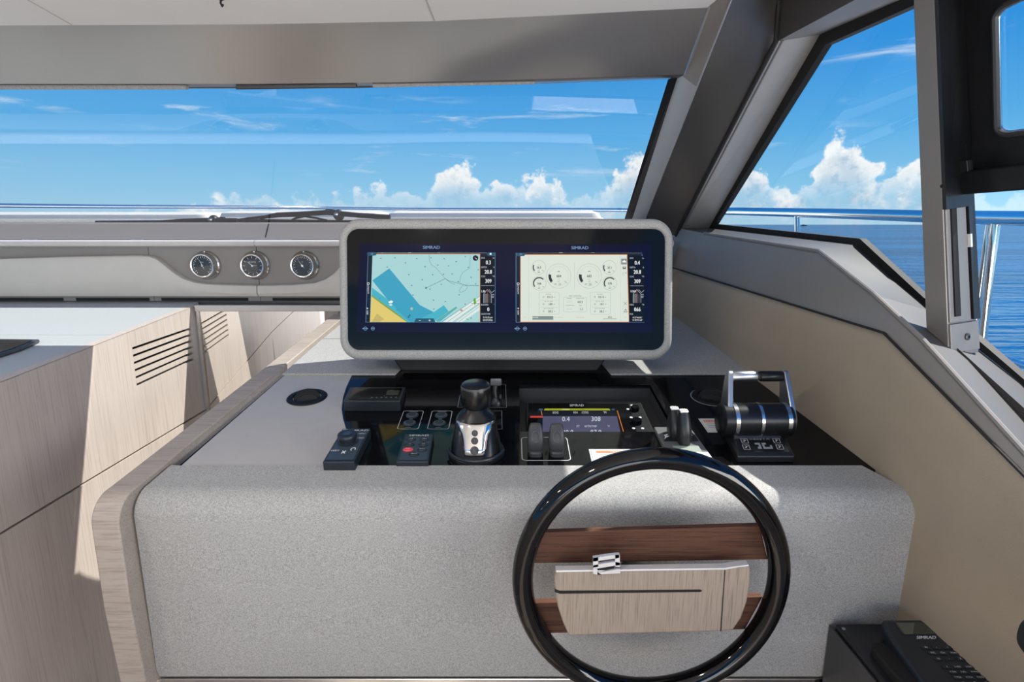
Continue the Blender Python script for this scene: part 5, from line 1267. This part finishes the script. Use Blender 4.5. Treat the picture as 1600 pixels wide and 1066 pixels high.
b = MB(); b.lathe([(R_ * .86, xl), (R_, xl + .004), (R_, xr_ - .004), (R_ * .86, xr_)], 'anodised_black', 48, axis='x', c=(0, dc.y, dc.z)); b.build('drum', t, smooth=40)
mid = (xl + xr_) / 2 - .002
for xc, w_ in ((xl + .026, .008), (mid + .006, .006), (xr_ - .014, .008)):
    b = MB(); b.lathe([(R_ - .001, xc - w_ / 2), (R_ + .0012, xc - w_ / 2), (R_ + .0012, xc + w_ / 2), (R_ - .001, xc + w_ / 2)], 'steel', 48, axis='x', c=(0, dc.y, dc.z)); b.build('chrome_band', t, smooth=30)
gl_, gr_ = tl(1139, 588, 1.165), tl(1226, 588, 1.165)
for xx, g in ((xl + .012, gl_), (xr_ - .004, gr_)):
    base = Vector((xx, dc.y, dc.z)); tip = Vector((g.x, g.y, g.z)); dirv = (tip - base).normalized(); sd_ = Vector((0, -dirv.z, dirv.y))
    b = MB(); rows = []
    for k in range(17):
        a = math.radians(-90 - 180 * k / 16) ; rows.append((base, R_ * .88, a))
    loop = [base + (sd_ * math.cos(a) + dirv * math.sin(a)) * R_ * .90 for a in [math.radians(180 + 180 * k / 14) for k in range(15)]] + [tip + (sd_ * math.cos(a) + dirv * math.sin(a)) * .0125 for a in [math.radians(180 * k / 10) for k in range(11)]]
    ax = Vector((.0105, 0, 0)); b.prism([p - ax * .5 for p in loop], ax, 'brushed_silver'); b.build('arm', t, smooth=30, bevel=.0018)
gm = gl_.lerp(gr_, .52)
for a_, c_, m in ((gl_ + Vector((.004, 0, 0)), gm - Vector((.003, 0, 0)), 'brushed_silver'), (gm + Vector((.003, 0, 0)), gr_ - Vector((.004, 0, 0)), 'anodised_black')):
    b = MB(); d_ = (c_ - a_).normalized(); b.tube([a_, a_ + d_ * .002, c_ - d_ * .002, c_], [.0100, .0112, .0112, .0100], m, 24); b.build('grip', t, smooth=40, label='bright silver grip half' if m == 'brushed_silver' else 'black grip half')
b = MB(); b.tube([gm - Vector((.004, 0, 0)), gm + Vector((.004, 0, 0))], .0085, 'black_rubber', 20); b.build('grip_joint', t)

# ================================================================== STEERING WHEEL
WC = Vector((.2143, .80, EYE - .5365))
t = thing('steering_wheel', 'glossy black steering wheel with walnut spokes and oak hub cover', 'steering wheel', WC)
RO = .2145; rm = .0165
b = MB(); n = 96; rows = []
for k in range(n + 1):
    a = 2 * math.pi * k / n; rows.append([((RO - rm + rm * .98 * math.cos(q)) * math.cos(a), rm * 1.05 * math.sin(q), (RO - rm + rm * .98 * math.cos(q)) * math.sin(a)) for q in [2 * math.pi * w / 20 for w in range(20)]])
b.grid(rows, 'wheel_lacquer', True); b.build('rim', t, smooth=60)
def wl(u, v, y=.80): p = at_y(u, v, y) - WC; return (p.x, p.z)
def spoke(pl, pr__, th, y0=.012):
    (x0, z0), (x1, z1) = wl(835, pl[0], .81), wl(1200, pr__[0], .81); (_, z2), (_, z3) = wl(835, pl[1], .81), wl(1200, pr__[1], .81)
    zt_ = lambda x: z0 + (z1 - z0) * (x - x0) / (x1 - x0); zb_ = lambda x: z2 + (z3 - z2) * (x - x0) / (x1 - x0)
    ri_ = RO - 2 * rm + .006; b = MB(); rows = []
    def ends(zf):
        s = [(x, zf(x)) for x in [(-1 + 2 * k / 200) * RO for k in range(201)] if x * x + zf(x) ** 2 < ri_ ** 2]; return s[0], s[-1]
    a, c = ends(zt_); d, e = ends(zb_)
    b.prism([(a[0], y0, a[1]), (c[0], y0, c[1]), (e[0], y0, e[1]), (d[0], y0, d[1])], (0, th, 0), 'walnut'); b.build('spoke', t, smooth=0, bevel=.0015)
spoke((834, 882), (823, 876), .012); spoke((944, 992), (934, 985), .012)
b = MB(); b.lathe([(.026, .10), (.026, .02), (.030, .012)], 'black_satin', 32, axis='y', c=(.0, 0, -.045)); b.build('shaft', t)
# hub cover
hy = .775
def hpnt(x, y): return wl(780 + x / 2.7625, 680 + y / 2.7625, hy)
hub = [(243, 588), (975, 577), (1040, 567), (1078, 562), (1084, 580), (1082, 640), (1070, 720), (1045, 790), (1010, 842), (950, 848), (540, 858), (300, 867), (275, 810), (252, 740), (240, 660), (238, 620)]
HB = [hpnt(*p) for p in hub]; ybase = hy - WC.y
b = MB(); b.prism([(x, ybase, z) for x, z in HB], (0, .012, 0), 'hub_oak'); b.build('hub_cover', t, smooth=25, bevel=.002, bseg=2)
b = MB(); b.prism([(x * .8 + .02, ybase + .012, z * .55 - .012) for x, z in HB], (0, .026, 0), 'black_satin'); b.build('hub_core', t, smooth=25)
b = MB(); tp = [(243, 584), (975, 573), (1030, 564), (1078, 559), (1076, 564), (1024, 572), (975, 581), (246, 592)]
tb = [hpnt(*p) for p in tp]; b.prism([(x, ybase - .0012, z) for x, z in tb], (0, .0135, 0), 'trim_silver_bright'); b.build('top_trim', t, smooth=25, bevel=.001)
b = MB(); sp = [(240, 664), (262, 672), (868, 667), (876, 671), (868, 676), (262, 684), (240, 676)]; b.prism([(x, ybase - .0008, z) for x, z in [hpnt(*p) for p in sp]], (0, .004, 0), 'gap_black'); b.build('slot', t, smooth=0)
b = MB(); sp = [(973, 578), (976, 578), (958, 846), (954, 846)]; b.prism([(x, ybase - .0008, z) for x, z in [hpnt(*p) for p in sp]], (0, .004, 0), 'gap_black'); b.build('end_seam', t, smooth=0)
b = MB(); ye = ybase - .004
for poly in ([(404, 524), (496, 511), (516, 510), (516, 524), (496, 527), (404, 540)], [(404, 524), (426, 521), (426, 562), (404, 566)], [(404, 556), (426, 552), (498, 541), (519, 545), (519, 556), (498, 557), (426, 569), (404, 572)], [(498, 511), (518, 510), (520, 562), (500, 562)], [(404, 572), (422, 568), (422, 596), (404, 592)], [(426, 588), (500, 574), (520, 572), (520, 590), (440, 594)]):
    b.prism([(x, ye, z) for x, z in [hpnt(*p) for p in poly]], (0, .006, 0), 'trim_silver_bright')
b.build('emblem', t, smooth=0, bevel=.0006)
b = MB(); b.prism([(x, ye + .003, z) for x, z in [hpnt(*p) for p in ((422, 569), (494, 557), (496, 574), (438, 588), (436, 602), (424, 602))]], (0, .002, 0), 'gap_black'); b.build('emblem_slot', t, smooth=0)

# ================================================================== GAUGES ON THE FORWARD BULKHEAD
for i, (u, lab, kind_) in enumerate(((323, 'leftmost chrome bulkhead gauge, nearest the cream pad curve', 'baro'), (400, 'middle chrome bulkhead gauge with two clock hands', 'clock'), (477, 'rightmost chrome bulkhead gauge, nearest the twin display', 'temp'))):
    c = at_y(u, 414.5, 2.054)
    t = thing('bulkhead_gauge', lab, 'gauge', c, group='round chrome bulkhead gauges')
    b = MB(); b.lathe([(.051, 0), (.051, -.003), (.049, -.006), (.044, -.009), (.043, -.030), (.040, -.034), (.036, -.033), (.035, -.028)], 'steel', 48, axis='y', cap1=False); b.build('case', t, smooth=35)
    b = MB(); b.lathe([(.0355, -.027), (.0355, -.028)], 'dial_face', 40, axis='y'); b.build('dial', t)
    pr_ = Print(lambda x, y, z: (x, -.0283 - z, y))
    for k in range(12 if kind_ == 'clock' else 24):
        a = math.radians(30 * k) if kind_ == 'clock' else math.radians(-50 + 280 * k / 23); r0 = .026 if k % 2 == 0 or kind_ == 'clock' else .029
        pr_.line([(r0 * math.cos(a), r0 * math.sin(a)), (.033 * math.cos(a), .033 * math.sin(a))], .0014, 'white_print')
    pr_.text({'baro': 'mbar', 'clock': 'QUARTZ', 'temp': '\u00b0C'}[kind_], 0, .013, .0045, 'white_print'); pr_.build('scale_marks', t)
    for a, l in {'baro': ((115, .026), (290, .014)), 'clock': ((140, .026), (2, .020)), 'temp': ((125, .027), (305, .012))}[kind_]:
        q = math.radians(a); b = MB(); b.prism([(-.0012 * math.sin(q), -.0300, .0012 * math.cos(q)), (l * math.cos(q), -.0300, l * math.sin(q)), (.0012 * math.sin(q), -.0300, -.0012 * math.cos(q))], (0, .0005, 0), 'white_print'); b.build('needle', t, smooth=0)
    b = MB(); b.lathe([(.004, -.028), (.004, -.0315)], 'steel', 14, axis='y'); b.build('hub', t)
    b = MB(); b.lathe([(.0358, -.0322), (.0358, -.0326)], 'gauge_glass', 40, axis='y'); b.build('glass', t)
    for a in (90, 210, 330):
        q = math.radians(a); b = MB(); b.lathe([(.0026, -.005), (.0026, -.0085), (.001, -.0095)], 'chrome', 10, axis='y', c=(.0475 * math.cos(q), 0, .0475 * math.sin(q))); b.build('screw', t)

# ================================================================== RADIO HANDSET AND ITS BOX
zt_ = -.703
bx = thing('side_box', 'black box under the radio handset beside the helm console', 'box', (.66, .76, 0))
BO = bx.location.copy()
b = MB(); pts = [(.581, .915), (.698, .915), (.738, .60), (.738, .56), (.585, .56)]
b.prism([(x - BO.x, y - BO.y, .35) for x, y in pts], (0, 0, EYE + zt_ - .35), 'black_satin'); b.build('housing', bx, smooth=0, bevel=.004)
b = MB(); b.prism([(.5795 - BO.x, .923 - BO.y, .40), (.5835 - BO.x, .56 - BO.y, .40), (.5835 - BO.x, .56 - BO.y, EYE + zt_ - .010), (.5795 - BO.x, .923 - BO.y, EYE + zt_ - .010)], (-.003, 0, 0), 'dark_grey_plastic'); b.build('side_cover', bx, smooth=0)
p = at_z(1318, 983, zt_); b = MB(); b.lathe([(.003, 0), (.003, .0012)], 'grey_print', 16, c=(p.x - BO.x, p.y - BO.y, EYE + zt_)); b.build('indicator', bx)
p = at_z(1375, 1035, zt_); b = MB(); b.grid([ring(p.x + .012 - BO.x, p.y - .02 - BO.y, EYE + zt_ + h, .018 * k, .05 * k, p=3) for h, k in ((0, 1), (.012, 1), (.015, .85))], 'gap_black', True, True, True); b.build('cradle', bx)
hs = thing('radio_handset', 'black radio handset with grey screen and lettered keypad', 'radio', (.715, .80, EYE + zt_), (math.radians(4), 0, math.radians(-3)))
HI = hs.rotation_euler.to_matrix().inverted(); HO_ = hs.location.copy(); HN = hs.rotation_euler.to_matrix() @ Vector((0, 0, 1))
up = .028
def hd(u, v): p = HI @ (on_plane(u, v, HO_ + HN * up, HN) - HO_); return (p.x, p.y)
hw = [hd(1378, 967), hd(1450, 967), hd(1462, 985), hd(1566, 1075), (hd(1566, 1075)[0] + .004, -.20), (hd(1450, 1075)[0] + .004, -.20), hd(1437, 1060), hd(1402, 1012), hd(1384, 985)]
b = MB(); b.prism([(x, y, .002) for x, y in hw], (0, 0, up - .002), 'blue_black_plastic'); b.build('body', hs, smooth=0, bevel=.006, bseg=3)
pr_ = Print(lambda x, y, z: (lambda q: (q[0], q[1], up + .0006 + z))(hd(1220 + x / 4.21, 900 + y / 4.21)))
pr_.poly([(745, 308), (950, 308), (1025, 388), (805, 390)], 'dark_lcd'); pr_.poly([(760, 312), (880, 312), (868, 384), (815, 386)], 'handset_lcd')
pr_.text('SIMRAD', 955, 408, 20, 'white_print', flip=-1, wide=1.3); pr_.text('SIMRAD', 957, 408, 20, 'white_print', flip=-1, wide=1.3)
pr_.build('display', hs)
rowsK = ((475, (955, 1023, 1095), ('W', '\u2022', '+')), (510, (1000, 1063, 1135), ('H/L', 'CH', 'SCAN')), (548, (1035, 1105, 1180), ('16', '-', 'X')), (602, (1090, 1162, 1235), ('1', '2 ABC', '3 DEF')), (636, (1130, 1200, 1275), ('4 GHI', '5 JKL', '6 MNO')), (672, (1165, 1240, 1312), ('7 PQR', '8 TUV', '9 XYZ')), (706, (1200, 1275, 1350), ('*', '0', '#')))
for yy, xs, ks in rowsK:
    for xx, k_ in zip(xs, ks):
        cx, cy = hd(1220 + xx / 4.21, 900 + yy / 4.21); b = MB(); b.grid([[(cx + a, cy + c, up + h) for a, c in rrect(.0150, .0072, .002, 3)] for h in (-.001, .0012)], 'blue_black_plastic', True, True, True); kk = b.build('key', hs, smooth=0)
        pr_ = Print(lambda a, c, z: (cx + a, cy + c, up + .0014 + z)); pr_.text(k_, 0, 0, .0034 if len(k_) < 4 else .0026, 'white_print'); pr_.build('lettering', kk)
p0 = hd(1425, 1012); b = MB(); b.box((p0[0] - .004, p0[1] - .03, .018), (.010, .07, .016), 'black_rubber', bevel=.003); b.build('side_grip', hs)
# dark padded end of the helm seat arm just entering at the right
ar = thing('seat_arm', 'rounded black end of a helm seat arm at the right edge', 'armrest', at_y(1641, 1008, .60))
b = MB(); b.grid([ring(0, y, 0, .0, .0) if False else [(.028 * k * math.cos(a), y, .034 * k * math.sin(a)) for a in [2 * math.pi * w / 24 for w in range(24)]] for y, k in ((-.3, .9), (-.05, 1), (.0, .97), (.02, .8), (.028, .5), (.030, .2))], 'black_rubber', True, True, True); b.build('pad', ar, smooth=50)
b = MB(); b.tube([(.0, -.28, -.02), (.02, -.28, -.45), (.03, -.28, -(ar.location.z) + .005)], .018, 'black_satin', 12); b.build('bracket', ar)

# ================================================================== LAMPS OF THE CABIN (behind the helm seat, out of view)
for x in (-3.1, -2.2, -1.3, -.4):
    for y in (.30,):
        t = thing('ceiling_light', 'round recessed ceiling light, %s from the helm in the row above the seat' % {-3.1: 'farthest', -2.2: 'third', -1.3: 'second', -.4: 'nearest'}[x], 'light', rel(x, y, zc), group='recessed ceiling lights')
        b = MB(); b.lathe([(.05, 0), (.05, -.006), (.038, -.008), (.036, -.002)], 'steel', 28, cap1=False); b.build('rim', t)
        ld = bpy.data.lights.new('ceiling_lamp', 'AREA'); ld.shape = 'DISK'; ld.size = .07; ld.energy = LAMP_POWER; ld.color = (1, .93, .85)
        lo2 = bpy.data.objects.new('ceiling_lamp', ld); C.objects.link(lo2); lo2.parent = t; lo2.location = (0, 0, -.009)
